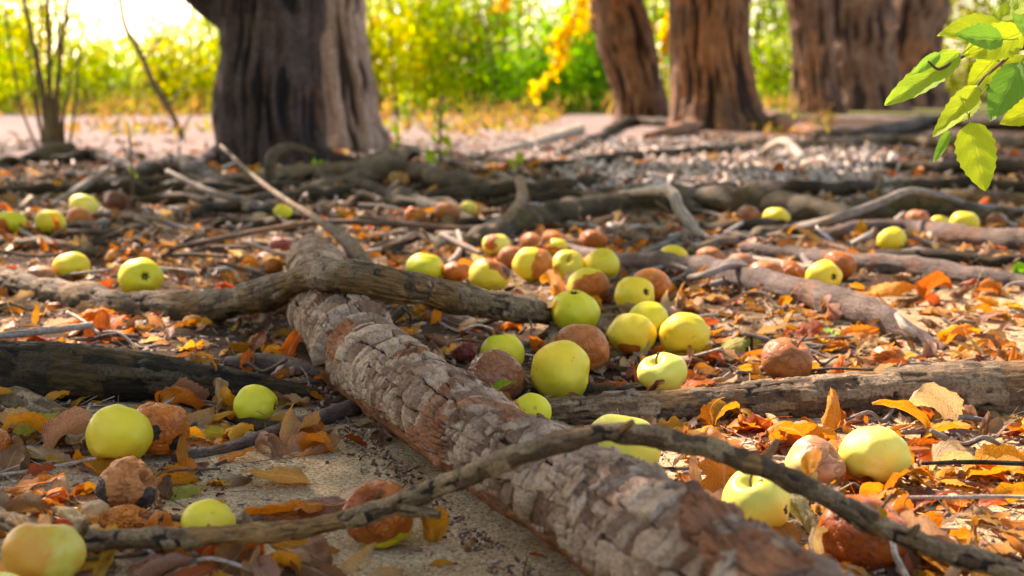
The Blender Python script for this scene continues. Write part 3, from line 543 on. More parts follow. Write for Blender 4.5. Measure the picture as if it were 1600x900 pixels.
root('branch', [(690, 366, 9, .04), (720, 382, 10, .03), (752, 396, 8, .02)], TWIG_GREY, 'short grey twig beside the bent olive stick', 'twig', seed=173, na=12, step=0.008)
root('branch', [(980, 402, 8), (1030, 385, 10), (1075, 362, 9, .03)], TWIG_GREY, 'grey twig pointing up at the pale knee-shaped root', 'twig', seed=175, na=12, step=0.008)
root('branch', [(1185, 390, 8), (1250, 372, 9), (1330, 392, 8)], TWIG_BROWN, 'low brown twig behind the brown apples at right', 'twig', seed=177, na=12, step=0.008)
root('branch', [(700, 512, 8), (745, 508, 10), (790, 490, 12, .05)], BK_DARK, 'blackish stub under the arching root beside the green-yellow apple', 'root', seed=178, na=16, step=0.005)
root('branch', [(640, 560, 8, .03), (600, 520, 10, .05), (632, 480, 14, .07)], BK_DARK, 'dark rootlet hanging under the arching root near the log', 'root', seed=179, na=16, step=0.005)
root('branch', [(1315, 810, 5, .03), (1385, 830, 9, .03), (1400, 870, 10, .02), (1425, 915, 9, .01)], BK_PALE, 'pink-grey stem bending down past the big rotten apple', 'twig', seed=180, na=12, step=0.004)
root('twig', [(0, 742, 5, .012), (70, 732, 6, .012), (150, 716, 5, .014)], BK_PALE, 'straw-thin yellow stem left of the largest yellow apple', 'twig', seed=181, na=10, step=0.005)
root('twig', [(245, 744, 3, .012), (262, 736, 4, .012), (345, 732, 4, .012)], TWIG_BROWN, 'reddish thin stem beside the wrinkled brown apple', 'twig', seed=182, na=8, step=0.004)
# rootlets hanging off the arching root
ar = [o for o in bpy.data.objects if o.get('label', '').startswith('long grey-brown root')][0]
for k, (x0, y0, z0, x1, y1, z1, th) in enumerate([(448, 450, .07, 455, 520, .01, 9), (462, 470, .08, 466, 528, .01, 5), (575, 470, .09, 588, 520, .03, 4), (628, 480, .08, 640, 512, .03, 5), (820, 488, .04, 828, 540, .01, 4)]):
    a, t = at_z(x0, y0, z0); b, _ = at_z(x1, y1, z1); r = th / 2 * t / FPX; m = (a + b) / 2 + np.array([.006, 0, .004])
    tube('rootlet', [(*a, r), (*m, r * .8), (*b, r * .5)], BK_TAN, 8, 0.005, 'smooth', 190 + k, ar)

# ------------------------------------------------------------------ leaf shapes
def leaf_grid(kind, seed, nu=16, nv=7, curl=1.0):
    """curled leaf: verts, faces, uv; x along the blade from stalk (0) to tip (1), unit length"""
    r = np.random.default_rng(seed); u = np.linspace(0, 1, nu); v = np.linspace(-1, 1, nv)
    if kind == 'lance': wd = 0.14 * np.sin(np.pi * u ** 0.8) ** 0.85 * (1.15 - 0.35 * u)
    elif kind == 'ovate': wd = 0.30 * np.sin(np.pi * u ** 0.72) ** 0.75
    elif kind == 'broad': wd = 0.40 * np.sin(np.pi * u ** 0.62) ** 0.62
    else: wd = 0.34 * np.sin(np.pi * u ** 0.75) ** 0.6 * (0.72 + 0.5 * np.abs(np.sin(np.pi * (u * 2.6 + 0.15))))
    if kind in ('broad', 'ovate'): wd = wd * (1 + 0.05 * np.where(np.arange(nu) % 2, 1, -1))
    U, V = np.meshgrid(u, v, indexing='ij'); W = wd[:, None] * V
    W = W + 0.05 * (1 - np.abs(V)) * np.sin(3 * U + r.uniform(0, 6)) * wd[:, None]
    k1 = r.uniform(-2.2, 3.0); k2 = r.uniform(0.3, 3.0) * r.choice([1, 1, 1, -1]); tw = r.uniform(-0.9, 0.9)
    if kind == 'lance': k1 *= 1.2
    k1, k2, tw = k1 * curl, k2 * curl, tw * curl
    # roll across
    ang = k2 * V * (wd[:, None] / 0.3) * (0.6 + 0.8 * U); rad = np.where(np.abs(k2) > 1e-3, W / np.where(np.abs(ang) < 1e-3, 1, ang), W)
    Yc = np.where(np.abs(ang) < 1e-3, W, rad * np.sin(ang)); Zc = np.where(np.abs(ang) < 1e-3, 0, rad * (1 - np.cos(ang)))
    cr = fbm(np.stack([U * 3.2, V * 1.6, np.full_like(U, seed * 1.7)], -1), 3, seed)
    Zc = Zc + (0.15 if kind != 'lance' else 0.06) * cr + 0.02 * np.abs(V) ** 2 * np.sin(U * 22 + seed)
    # twist then bend along
    ta = tw * U; Y2 = Yc * np.cos(ta) - Zc * np.sin(ta); Z2 = Yc * np.sin(ta) + Zc * np.cos(ta)
    th = k1 * (U ** 1.3) - k1 * 0.4; du = 1 / (nu - 1)
    cx = np.concatenate([[0], np.cumsum(np.cos(th[:-1, 0]) * du)]); cz = np.concatenate([[0], np.cumsum(-np.sin(th[:-1, 0]) * du)])
    X = cx[:, None] + Z2 * np.sin(th); Z = cz[:, None] + Z2 * np.cos(th)
    P = np.stack([X, Y2, Z], -1).reshape(-1, 3); uv = np.stack([U, V * 0.5 + 0.5], -1).reshape(-1, 2)
    i = np.arange(nu * nv).reshape(nu, nv); F = np.stack([i[:-1, :-1], i[1:, :-1], i[1:, 1:], i[:-1, 1:]], -1).reshape(-1, 4)
    # stalk: a thin three-sided strip bending on from the base
    n0 = len(P); ns = 6; sl = r.uniform(0.25, 0.5); b = r.uniform(-1.2, 1.2); t = np.linspace(0, 1, ns); d0 = np.array([math.cos(th[0, 0]), 0, -math.sin(th[0, 0])])
    cen = -d0[None] * (t * sl)[:, None] + np.stack([t * 0, b * 0.22 * t ** 2, 0.25 * r.uniform(-.2, 1) * t ** 2], -1); cen += P[nv // 2] - cen[0]
    ring = np.array([[0, .012, 0], [0, -.006, .010], [0, -.006, -.010]]); sp = (cen[:, None] + ring[None]).reshape(-1, 3)
    j = n0 + np.arange(ns * 3).reshape(ns, 3); jr = np.roll(j, -1, 1); F2 = np.stack([j[:-1], jr[:-1], jr[1:], j[1:]], -1).reshape(-1, 4)
    return np.concatenate([P, sp]), np.concatenate([F, F2]), np.concatenate([uv, np.tile([[0.02, 0.5]], (ns * 3, 1))])
LEAF_FALLEN = leaf_mat('fallen_leaf', 'object')
LEAF_MASS = leaf_mat('leaf_litter', 'attr', trans=0.35)
KINDS = ['ovate', 'broad', 'lance', 'lobed']
LEAFLIB = {k: [] for k in KINDS}
LIBV = {k: [] for k in KINDS}
for ki, k in enumerate(KINDS):
    for s in range(9):
        V, F, uv = leaf_grid(k, 300 + ki * 20 + s, 20, 9, .4 if s in (2, 5, 8) else 1.0)
        me = mesh_np('fallen_leaf', V, F, LEAF_FALLEN, uv=uv, link=False)
        LEAFLIB[k].append(me.data); LIBV[k].append(V); bpy.data.objects.remove(me)
LC = {'orange': (.70, .25, .02), 'deep orange': (.60, .155, .012), 'yellow': (.72, .46, .045), 'golden': (.72, .35, .025), 'tan': (.55, .36, .18), 'brown': (.30, .145, .06), 'dusty pink-brown': (.44, .25, .17),
      'cream': (.72, .58, .36), 'rust-red': (.40, .085, .02), 'yellow-green': (.46, .47, .07), 'pale green': (.48, .50, .24), 'green': (.20, .36, .04), 'dark brown': (.12, .06, .03)}
def place_leaf(p, size, kind, col, yaw, pitch=0., roll=0., label='', group='fallen leaves', z=None, var=None, jit=0.12):
    lib = LEAFLIB[kind]; vi = random.randrange(len(lib)) if var is None else var % len(lib)
    o = bpy.data.objects.new('fallen_leaf', lib[vi]); COL.objects.link(o)
    e = Euler((roll, pitch, yaw)); o.rotation_euler = e; o.scale = (size, size, size)
    R = np.array(e.to_matrix()) * size; W = LIBV[kind][vi] @ R.T; n = len(W) - 18
    c = W[:n].mean(0); x, y = p[0] - c[0], p[1] - c[1]
    zz = (float(gh(p[0], p[1])) if z is None else z) - np.percentile(W[:, 2], 12) - 0.001
    o.location = (x, y, zz)
    cc = np.array(LC[col]) * (1 + rng.uniform(-jit, jit)) * (1 + rng.uniform(-jit, jit, 3) * 0.5)
    o.color = (*cc, 1); o['label'] = label; o['category'] = 'leaf'
    if group: o['group'] = group
    return o

# ------------------------------------------------------------------ apples
CAL = bark_mat('calyx', (0.16, 0.11, 0.06), (0.04, 0.025, 0.015), (0.1, 0.06, 0.03), bscale=3)
STM = bark_mat('apple_stem', (0.26, 0.17, 0.09), (0.1, 0.06, 0.035), (0.2, 0.12, 0.06), bscale=3)
def mask_dir(D, d, lo, hi, seed, nz=0.25):
    d = np.array(d, float); d /= np.linalg.norm(d); return sstep(D @ d + nz * fbm(D * 2.5 + seed, 3, seed), lo, hi)
def apple(px, py, dia, kind, label, axis=(0.2, 0, 1), end=None, squash=0.93, frac=None, rot=None, dark=None, wrinkle=None, bl=None, seed=None, group='fallen apples', dents=None):
    """axis: way the stalk points in the world; end: 'calyx' or 'stem' or both, modelled at the poles; rot/dark: (direction, lo, hi) patches in world terms (x right, -y to the camera)"""
    seed = seed if seed is not None else int(px * 7 + py) % 997
    fr = frac if frac is not None else (0.86 if kind != 'shrivel' else 0.7)
    p, r, t = solve_rest(px, py, dia, fr)
    big = dia > 60; nt, nf = (56, 72) if big else (34, 44)
    if kind in ('wrinkle', 'shrivel') and big: nt, nf = 90, 120
    th = np.linspace(0, np.pi, nt + 1)[1:-1]; ph = np.linspace(0, 2 * np.pi, nf, endpoint=False)
    TH, PH = np.meshgrid(th, ph, indexing='ij')
    def prof(T, Pp):
        rho = np.sin(T) ** 0.92 * (1 + 0.05 * np.cos(T)); z = np.cos(T) * 0.90
        z = z - 0.30 * np.exp(-(rho / 0.24) ** 2) * (T < np.pi / 2) + 0.17 * np.exp(-(rho / 0.20) ** 2) * (T > np.pi / 2)
        rho = rho * (1 + 0.022 * np.cos(5 * Pp + seed) * (0.3 + T / np.pi) * np.minimum(1, 3 * np.sin(T)))
        return rho * np.cos(Pp), rho * np.sin(Pp), z
    Q = np.stack(prof(TH, PH), -1).reshape(-1, 3)
    poles = np.array([[0, 0, prof(np.array(0.001), np.array(0.))[2]], [0, 0, prof(np.array(np.pi - 0.001), np.array(0.))[2]]])
    Q = np.concatenate([Q, poles])
    a = Vector(axis).normalized(); M = np.array(a.to_track_quat('Z', 'Y').to_matrix())
    W = Q @ M.T; D = W / np.linalg.norm(W, axis=1)[:, None]
    s = 0.11 if kind in ('fresh',) else 0.14
    f = 1 + s * fbm(D * 1.25 + seed, 2, seed) + 0.012 * fbm(D * 4 + seed, 2, seed + 2)
    fl = np.array([math.sin(seed), math.cos(seed * 1.7), 0.3]); fl /= np.linalg.norm(fl); f = f * (1 - 0.05 * sstep(D @ fl, .75, 1.0))
    am = {'fresh': 0, 'smooth': 0.018, 'wrinkle': 0.08, 'shrivel': 0.24}[kind] if wrinkle is None else wrinkle
    if am:
        rid = 1 - np.abs(fbm(D * np.array([1.7, 1.7, 3.0]) + seed * .7, 2, seed + 3)) * 4.5; rid2 = 1 - np.abs(fbm(D * np.array([4., 4., 7.]) + seed * .3, 2, seed + 6)) * 5
        f = f * (1 - am * 0.55 * np.clip(rid, 0, 1) ** 2 - am * .28 * np.clip(rid2, 0, 1) ** 2 + am * 0.9 * fbm(D * 1.2 + seed, 2, seed + 4))
        if kind == 'shrivel': f = f * (1 - am * .3 * (1 - np.abs(fbm(D * 6 + seed, 3, seed + 5)) * 2.5).clip(0, 1) ** 2)
    for dd in (dents or []):
        dv = np.array(dd[0], float); dv /= np.linalg.norm(dv); f = f * (1 - dd[1] * np.exp(-((1 - D @ dv) / dd[2])))
    W = W * f[:, None]; W[:, 2] *= squash
    sx = (W[:, 0].max() - W[:, 0].min()) / 2; W = W / sx * r
    rt = np.zeros(len(W)); dk = np.zeros(len(W))
    if kind in ('wrinkle', 'shrivel', 'smooth'): rt[:] = 1
    if rot is not None:
        rt[:] = 0
        for k, (d, lo, hi) in enumerate(rot): rt = np.maximum(rt, mask_dir(D, d, lo, hi, seed + k))
    for k, (d, lo, hi) in enumerate(dark or []): dk = np.maximum(dk, mask_dir(D, d, lo, hi, seed + 9 + k, 0.1))
    i = np.arange((nt - 1) * nf).reshape(nt - 1, nf); j = np.roll(i, -1, 1)
    F = np.stack([i[:-1], i[1:], j[1:], j[:-1]], -1).reshape(-1, 4); n = (nt - 1) * nf
    F3 = np.concatenate([np.stack([np.full(nf, n), i[0], j[0]], -1), np.stack([np.full(nf, n + 1), j[-1], i[-1]], -1)])
    mat = bl if bl is not None else MATS['yellow']
    o = mesh_np('apple', W, [F, F3], mat, attrs={'rot': rt, 'dark': dk, 'axis': Q[:, 2]})
    o.location = p; tag(o, label, 'apple', group)
    DISCS.append((p[0], p[1], r * 0.9, p[2] + r, p[2] - r))
    if end:
        for e in end.split('+'):
            pole = W[n] if e == 'stem' else W[n + 1]; dirv = M[:, 2] * (1 if e == 'stem' else -1)
            if e == 'stem':
                s2 = np.array([0.25, 0.1, 0.2]) * r
                tube('stem', [(*(pole - dirv * r * .05), r * .05), (*(pole + dirv * r * .22 + s2 * .2), r * .035), (*(pole + dirv * r * .42 + s2), r * .045)], STM, 8, 0.002, 'smooth', seed, o)
            else:
                Vs, Fs = [], []; t1 = np.cross(dirv, [0.3, 0.7, 0.1]); t1 /= np.linalg.norm(t1); t2 = np.cross(dirv, t1)
                for q in range(6):
                    an = q * math.pi / 3 + seed; rad = math.cos(an) * t1 + math.sin(an) * t2; tan = -math.sin(an) * t1 + math.cos(an) * t2
                    k0 = len(Vs); Vs += [pole + rad * r * .02 + tan * r * .06, pole + rad * r * .02 - tan * r * .06, pole + rad * r * .13 + dirv * r * .10 - tan * r * .045, pole + rad * r * .22 + dirv * r * .16, pole + rad * r * .13 + dirv * r * .10 + tan * r * .045]
                    Fs.append([k0, k0 + 1, k0 + 2, k0 + 3, k0 + 4])
                c = mesh_np('calyx', np.array(Vs), np.array(Fs), CAL, attrs={'plate': np.zeros(len(Vs)), 'crack': np.ones(len(Vs)), 'bare': np.zeros(len(Vs))}, parent=o)
    return o
YEL, YG, PALE = (.84, .58, .03), (.70, .58, .02), (.84, .67, .10)
BRN, ORB, DBR = (.54, .17, .03), (.62, .165, .012), (.20, .075, .03)
MATS = {
 'deeporange': apple_mat('apple_deep_orange', YEL, (.46, .105, .008), rough=.22, rotvar=.7),
 'yellow': apple_mat('apple_yellow', YEL, ORB), 'green': apple_mat('apple_green', YG, ORB), 'pale': apple_mat('apple_pale', PALE, ORB, spots=.15),
 'brown': apple_mat('apple_brown', YEL, BRN, rough=.34, spots=0, bloom=.1, rotvar=.4), 'orange': apple_mat('apple_orange', (.60, .42, .07), ORB, rough=.24),
 'dark': apple_mat('apple_dark', YEL, DBR, rough=.4, bloom=.25), 'blush': apple_mat('apple_blush', (.62, .50, .07), ORB, blush=(.60, .24, .02), mottle=.6, rough=.33),
 'russet': apple_mat('apple_russet', YEL, (.48, .16, .03), rough=.4, bloom=.12), 'gloss': apple_mat('apple_gloss', YEL, (.34, .12, .04), rough=.16, bloom=.22, rotvar=.45),
 'red': apple_mat('apple_red', YEL, (.30, .06, .03), rough=.4), 'peach': apple_mat('apple_peach', (.62, .46, .15), (.52, .21, .085), rough=.33, rotvar=.3)}
CAMV = (0, -1, 0.15)
A = apple
A(187, 680, 105, 'fresh', 'largest smooth yellow apple, on the sand at left in front of an orange-brown one', (0.25, .5, .85), bl=MATS['yellow'], squash=.95)
A(251, 672, 92, 'wrinkle', 'orange-brown sagging apple with dark spots, right behind the largest yellow apple', (.1, .4, .9), bl=MATS['orange'], wrinkle=.09, rot=[((0, 0, 1), -2, -1)], dark=[((.75, -.6, -.35), .93, .97), ((.1, -1, .05), .985, .995)], squash=.92)
A(399, 632, 66, 'fresh', 'small bright green apple under the slim tan root', (-1, .1, .1), 'calyx', bl=MATS['green'], squash=.86)
A(201, 762, 94, 'wrinkle', 'wrinkled brown rotten apple with a blackened grey side, on bare sand', (.8, -.2, .45), bl=MATS['russet'], wrinkle=.17, dark=[((-.9, -.4, -.1), .72, .82), ((.8, -.5, -.35), .8, .9)], dents=[((.75, -.35, .5), .25, .1)], squash=.9)
A(197, 812, 74, 'shrivel', 'small shrivelled apple behind the front branch, below the wrinkled brown one', (.9, 0, .4), 'stem', bl=MATS['orange'], squash=.62, rot=[((0, 0, 1), -2, -1)], wrinkle=.26)
A(327, 818, 84, 'fresh', 'lemon-yellow apple half hidden behind the front branch', (.1, .6, .7), bl=MATS['yellow'], squash=.9)
A(70, 868, 126, 'fresh', 'orange-blotched yellow apple nearest the lower left corner', (0, .3, 1), bl=MATS['blush'], squash=.93)
A(-8, 936, 100, 'fresh', 'pale apple cut off by the lower left corner', (0, .3, 1), bl=MATS['pale'])
A(-18, 697, 70, 'smooth', 'orange-brown apple cut off by the left edge', (0, .3, 1), bl=MATS['orange'], rot=[((0, 0, 1), -2, -1)])
A(594, 805, 112, 'wrinkle', 'orange rotten apple with a deep dimple, half behind the front branch', (-.25, -.55, .8), 'calyx+stem', bl=MATS['deeporange'], wrinkle=.06, rot=[((-.2, -.1, .4), -.55, -.3)], squash=1.0, dents=[((-.25, -.55, .8), .3, .09)])
A(773, 588, 94, 'wrinkle', 'glossy brown creased apple touching the flaking log', (.5, .5, .5), bl=MATS['gloss'], wrinkle=.07, squash=.88)
A(786, 552, 70, 'fresh', 'olive-green apple behind the glossy brown creased one', (-.3, .5, .8), bl=MATS['green'])
A(876, 580, 94, 'fresh', 'yellow apple with a side hollow, in front of the smooth brown apple', (.95, -.1, -.1), bl=MATS['yellow'], squash=.92)
A(909, 544, 88, 'smooth', 'smooth evenly brown apple among the yellow ones', (.2, .5, .8), bl=MATS['brown'], squash=.97)
A(898, 487, 78, 'fresh', 'yellow-green apple standing upright with its eye on top', (.05, .2, -1), 'calyx', bl=MATS['green'], squash=.98)
A(987, 522, 78, 'fresh', 'yellow apple with a brown bruise near its base', (.1, .2, 1), bl=MATS['yellow'], rot=[((-.25, -.7, -.75), .86, .93)], squash=1.0)
A(1013, 502, 66, 'fresh', 'green-yellow apple with a small dark eye, behind the bruised yellow one', (-.6, .7, .35), 'calyx', bl=MATS['green'])
A(1070, 524, 78, 'fresh', 'round yellow apple with one dark speck, rightmost of the heap', (.2, .5, .8), bl=MATS['yellow'])
A(1035, 584, 78, 'fresh', 'pale yellow apple with a stalk notch, just behind the square-cracked root', (-.45, -.25, .8), 'stem', bl=MATS['pale'], squash=.85, dents=[((-.45, -.35, .8), .22, .05)])
A(829, 645, 68, 'fresh', 'small green-yellow apple with russet patch, between the log and square-cracked root', (-.4, .4, .7), bl=MATS['green'], rot=[((-.7, -.5, .45), .82, .95), ((.4, -.8, -.6), .86, .93)], squash=.9)
A(972, 698, 114, 'fresh', 'big yellow apple crossed by the front branch behind the log', (.2, .5, .8), bl=MATS['pale'], squash=1.0)
A(1366, 712, 112, 'fresh', 'large oval yellow apple in sun among orange leaves at right', (.3, .5, .7), bl=MATS['pale'], squash=.84)
A(1272, 728, 92, 'smooth', 'peach-orange apple with a dry leaf stuck on, left of the large oval apple', (.6, -.3, .6), 'calyx', bl=MATS['peach'], rot=[((.7, -.3, .3), -.1, .5)])
A(1183, 787, 106, 'fresh', 'yellow apple with a tiny wormhole, behind the log at lower right', (-.35, -.3, .85), 'stem', bl=MATS['pale'], dark=[((.55, -.8, .18), .988, .996)], squash=1.0)
A(1350, 838, 144, 'smooth', 'big dark orange rotten apple under the front branch at lower right', (.35, -.2, .9), 'stem', bl=MATS['deeporange'], rot=[((0, 0, 1), -2, -1)], wrinkle=.06, frac=.55, dents=[((.35, -.2, .9), .2, .07)])
A(1229, 563, 80, 'smooth', 'dull brown apple alone on the leaves right of the heap', (.45, -.2, .85), 'stem', bl=MATS['russet'], wrinkle=.02, squash=.88)
A(1388, 558, 52, 'shrivel', 'crumpled orange apple remnant in the sunny leaves at right', (.1, .1, 1), bl=MATS['orange'], rot=[((0, 0, 1), -2, -1)], squash=.75)
A(993, 461, 63, 'fresh', 'yellow apple with its dark eye facing right, in front of a brown one', (-.5, .7, -.3), 'calyx', bl=MATS['yellow'])
A(1017, 448, 64, 'smooth', 'brown apple tucked behind the yellow one with the dark eye', (.1, .4, .9), bl=MATS['orange'], rot=[((0, 0, 1), -2, -1)])
A(920, 447, 66, 'fresh', 'apple with green top and brown lower half, in mid heap', (.1, .4, .9), bl=MATS['yellow'], rot=[((.25, -.75, -.45), .1, .2)])
A(941, 414, 56, 'fresh', 'yellow apple with a pitted top at the back of the heap', (-.1, -.5, .8), bl=MATS['yellow'])
A(888, 415, 54, 'fresh', 'yellow apple with its stalk hollow towards us, back of the heap', (-.1, -.75, .55), 'stem', bl=MATS['yellow'])
A(833, 414, 64, 'fresh', 'apple half yellow and half brown at the back of the heap', (.2, .4, .9), bl=MATS['yellow'], rot=[((1, -.35, -.05), .2, .27)])
A(765, 432, 66, 'fresh', 'yellow apple with torn brown skin on top, behind the arching root', (.2, .3, .9), bl=MATS['yellow'], rot=[((.6, -.2, .75), .55, .7)], dark=[((.8, -.3, .3), .9, .97)])
A(664, 421, 60, 'fresh', 'yellow-green apple showing over the arching root, left end of the heap', (.2, .3, .9), bl=MATS['green'])
A(713, 426, 48, 'wrinkle', 'flattened red-brown apple between two yellow ones behind the arching root', (.2, .3, .9), bl=MATS['orange'], rot=[((0, 0, 1), -2, -1)], squash=.8)
A(775, 384, 44, 'fresh', 'pale green apple with brown cheek under the dark arched root', (-.2, .3, .9), bl=MATS['pale'], rot=[((-.4, -.7, .5), .75, .9)])
A(799, 402, 42, 'smooth', 'small brown apple left of the half brown one', (.2, .3, .9), bl=MATS['brown'])
A(832, 382, 42, 'smooth', 'small brown apple at the very back of the heap', (.2, .3, .9), bl=MATS['brown'])
A(871, 387, 36, 'fresh', 'small yellow apple at the very back of the heap', (.2, .3, .9), bl=MATS['yellow'])
A(864, 374, 34, 'smooth', 'small orange-brown apple peeping over the small yellow one at the back', (.2, .3, .9), bl=MATS['orange'], rot=[((0, 0, 1), -2, -1)])
A(927, 376, 45, 'wrinkle', 'orange-brown apple below the dark arched root, right of the heap', (.2, .3, .9), bl=MATS['orange'], rot=[((0, 0, 1), -2, -1)], squash=.85)
A(1052, 400, 46, 'fresh', 'yellow apple peeping over the near end of the purplish-grey root', (.2, .3, .9), bl=MATS['yellow'], squash=.8)
A(1110, 403, 46, 'wrinkle', 'dull brown apple behind the purplish-grey root, leftmost of four brown ones', (.2, .3, .9), bl=MATS['russet'], squash=.85)
A(1159, 413, 42, 'smooth', 'pinkish-brown apple, second of four behind the purplish-grey root', (.2, .3, .9), bl=MATS['peach'])
A(1197, 427, 56, 'smooth', 'flat brown apple, third of four behind the purplish-grey root', (.2, .3, .9), bl=MATS['brown'], squash=.75)
A(1236, 428, 44, 'wrinkle', 'orange-brown apple, rightmost of four behind the purplish-grey root', (.2, .3, .9), bl=MATS['orange'], rot=[((0, 0, 1), -2, -1)])
A(1288, 432, 58, 'fresh', 'yellow apple with dark eye leaning on an orange-brown one at right', (-.35, .8, -.1), 'calyx', bl=MATS['yellow'])
A(1312, 416, 52, 'smooth', 'orange-brown apple behind the yellow apple with dark eye at right', (.2, .3, .9), bl=MATS['orange'], rot=[((0, 0, 1), -2, -1)])
A(1393, 375, 46, 'fresh', 'yellow apple in front of the pinkish-grey root', (-.2, .3, .9), bl=MATS['yellow'], squash=1.0)
A(1169, 339, 41, 'smooth', 'glossy brown apple beside a yellow one under the broad olive-brown root', (.2, .3, .9), bl=MATS['gloss'])
A(1214, 342, 43, 'fresh', 'yellow apple beside the glossy brown one under the broad olive-brown root', (.2, .3, .9), bl=MATS['yellow'], squash=.9)
A(1433, 343, 40, 'smooth', 'reddish-brown apple above the pinkish-grey root, leftmost of four', (.2, .3, .9), bl=MATS['brown'], squash=.85)
A(1469, 350, 32, 'fresh', 'smallest yellow apple above the pinkish-grey root', (.2, .3, .9), bl=MATS['yellow'], squash=.9)
A(1507, 350, 46, 'fresh', 'larger yellow apple above the pinkish-grey root near the right edge', (.2, .3, .9), bl=MATS['yellow'], squash=.85)
A(1557, 345, 32, 'smooth', 'shiny brown apple above the pinkish-grey root, rightmost of four', (.2, .3, .9), bl=MATS['gloss'])
A(1050, 357, 24, 'smooth', 'tiny peach apple at the foot of the knee-shaped root', (.2, .3, .9), bl=MATS['peach'])
A(698, 333, 42, 'smooth', 'red-brown apple on the far side of the thin dark branch', (.2, .3, .9), bl=MATS['brown'])
A(732, 326, 28, 'fresh', 'small pale apple right of the red-brown one in the background', (.2, .3, .9), bl=MATS['pale'])
A(648, 337, 34, 'shrivel', 'sunlit shrivelled orange apple left of the red-brown one', (.2, .3, .9), bl=MATS['orange'], rot=[((0, 0, 1), -2, -1)])
A(442, 331, 30, 'fresh', 'small lone green apple under the slanting grey branch', (.2, .3, .9), bl=MATS['green'])
A(440, 385, 38, 'shrivel', 'red-brown shrivelled apple left of the rear end of the log', (.2, .3, .9), bl=MATS['red'])
A(427, 417, 28, 'shrivel', 'little orange-brown withered apple just above the arching root', (.2, .3, .9), bl=MATS['orange'], rot=[((0, 0, 1), -2, -1)])
A(220, 434, 70, 'fresh', 'yellow-green apple with blackened eye resting on the arching root', (-.45, .8, -.2), 'calyx', bl=MATS['green'])
A(112, 417, 58, 'fresh', 'yellow apple with sunlit top, left of the one with blackened eye', (-.2, .4, .9), bl=MATS['yellow'], squash=.9, rot=[((.6, -.5, -.6), .9, .97)])
A(64, 427, 44, 'smooth', 'flat orange-brown apple beside the sunlit yellow apple at left', (.2, .3, .9), bl=MATS['peach'], squash=.6)
A(79, 348, 48, 'fresh', 'yellow apple second from the left edge in the far row', (.1, .3, .9), bl=MATS['yellow'])
A(17, 348, 46, 'fresh', 'yellow apple with rusty cheek at the left edge of the far row', (.1, .3, .9), bl=MATS['green'], rot=[((-.5, -.8, -.35), .6, .7)], squash=.85)
A(131, 322, 44, 'fresh', 'pale apple lit from above behind a brown one, far row at left', (.1, .3, .9), bl=MATS['pale'])
A(124, 339, 38, 'smooth', 'brown apple directly in front of the pale lit one, far row', (.1, .3, .9), bl=MATS['brown'])
A(181, 313, 37, 'smooth', 'dark red-brown apple at the right end of the far left row', (.1, .3, .9), bl=MATS['dark'])
A(727, 551, 38, 'shrivel', 'dark red shrivelled apple in shade beside the log', (.2, .3, .9), bl=MATS['red'])
for o in list(bpy.data.objects):
    if o.get('category') == 'apple':
        MARKS.append((o.location.x, o.location.y, None))
# ------------------------------------------------------------------ foliage (shrubs, crowns) as clouds of real leaves
def foliage_mat(name, trans=0.55):
    N = NT(name); c = N.attr('col').outputs['Color']
    b = N.bsdf(Base_Color=c, Roughness=0.6, Specular_IOR_Level=0.1)
    t = N.n('BsdfTranslucent', {'Color': N.mix(1.0, c, (1.2, 1.15, 0.35), 'MULTIPLY')}).outputs[0]
    return N.done(N.n('MixShader', {0: trans, 1: b, 2: t}).outputs[0])
FOL = foliage_mat('foliage')
def leaf_cloud(name, P, L, Wd, cols, parent=None, droop=0.5, mat=None, seed=1):
    """one mesh of pointed leaves (two folded quads each): centres P, lengths L, widths Wd"""
    r = np.random.default_rng(seed); n = len(P)
    d = r.normal(size=(n, 3)); d[:, 2] -= droop * 1.8; d /= np.linalg.norm(d, axis=1)[:, None]
    a = r.normal(size=(n, 3)); s = np.cross(d, a); s /= np.linalg.norm(s, axis=1)[:, None] + 1e-9; nn = np.cross(s, d)
    l = L[:, None]; wv = Wd[:, None]
    v0 = P - d * l * .5; v1 = P + s * wv * .5 - d * l * .08 + nn * wv * .18; v2 = P + d * l * .5 - nn * l * .08; v3 = P - s * wv * .5 - d * l * .08 + nn * wv * .18
    V = np.stack([v0, v1, v2, v3], 1).reshape(-1, 3); i = np.arange(n)[:, None] * 4
    F = np.concatenate([i + np.array([[0, 1, 2]]), i + np.array([[0, 2, 3]])])
    return mesh_np(name, V, F, mat or FOL, smooth=False, colattr=np.repeat(cols, 4, 0), parent=parent)
def vary(base, n, r, amt=0.25, mixc=None, mp=0.3):
    c = np.tile(np.array(base, float), (n, 1))
    if mixc is not None:
        k = r.random(n) < mp; c[k] = np.array(mixc)
    return np.clip(c * (1 + r.uniform(-amt, amt, (n, 1))) * (1 + r.uniform(-amt * .4, amt * .4, (n, 3))), 0.005, 0.9)
YELG, LIME, GREEN, OLIVE, GOLD, DGREEN = (.46, .56, .003), (.33, .56, .004), (.14, .38, .012), (.30, .29, .015), (.66, .52, .006), (.05, .20, .01)

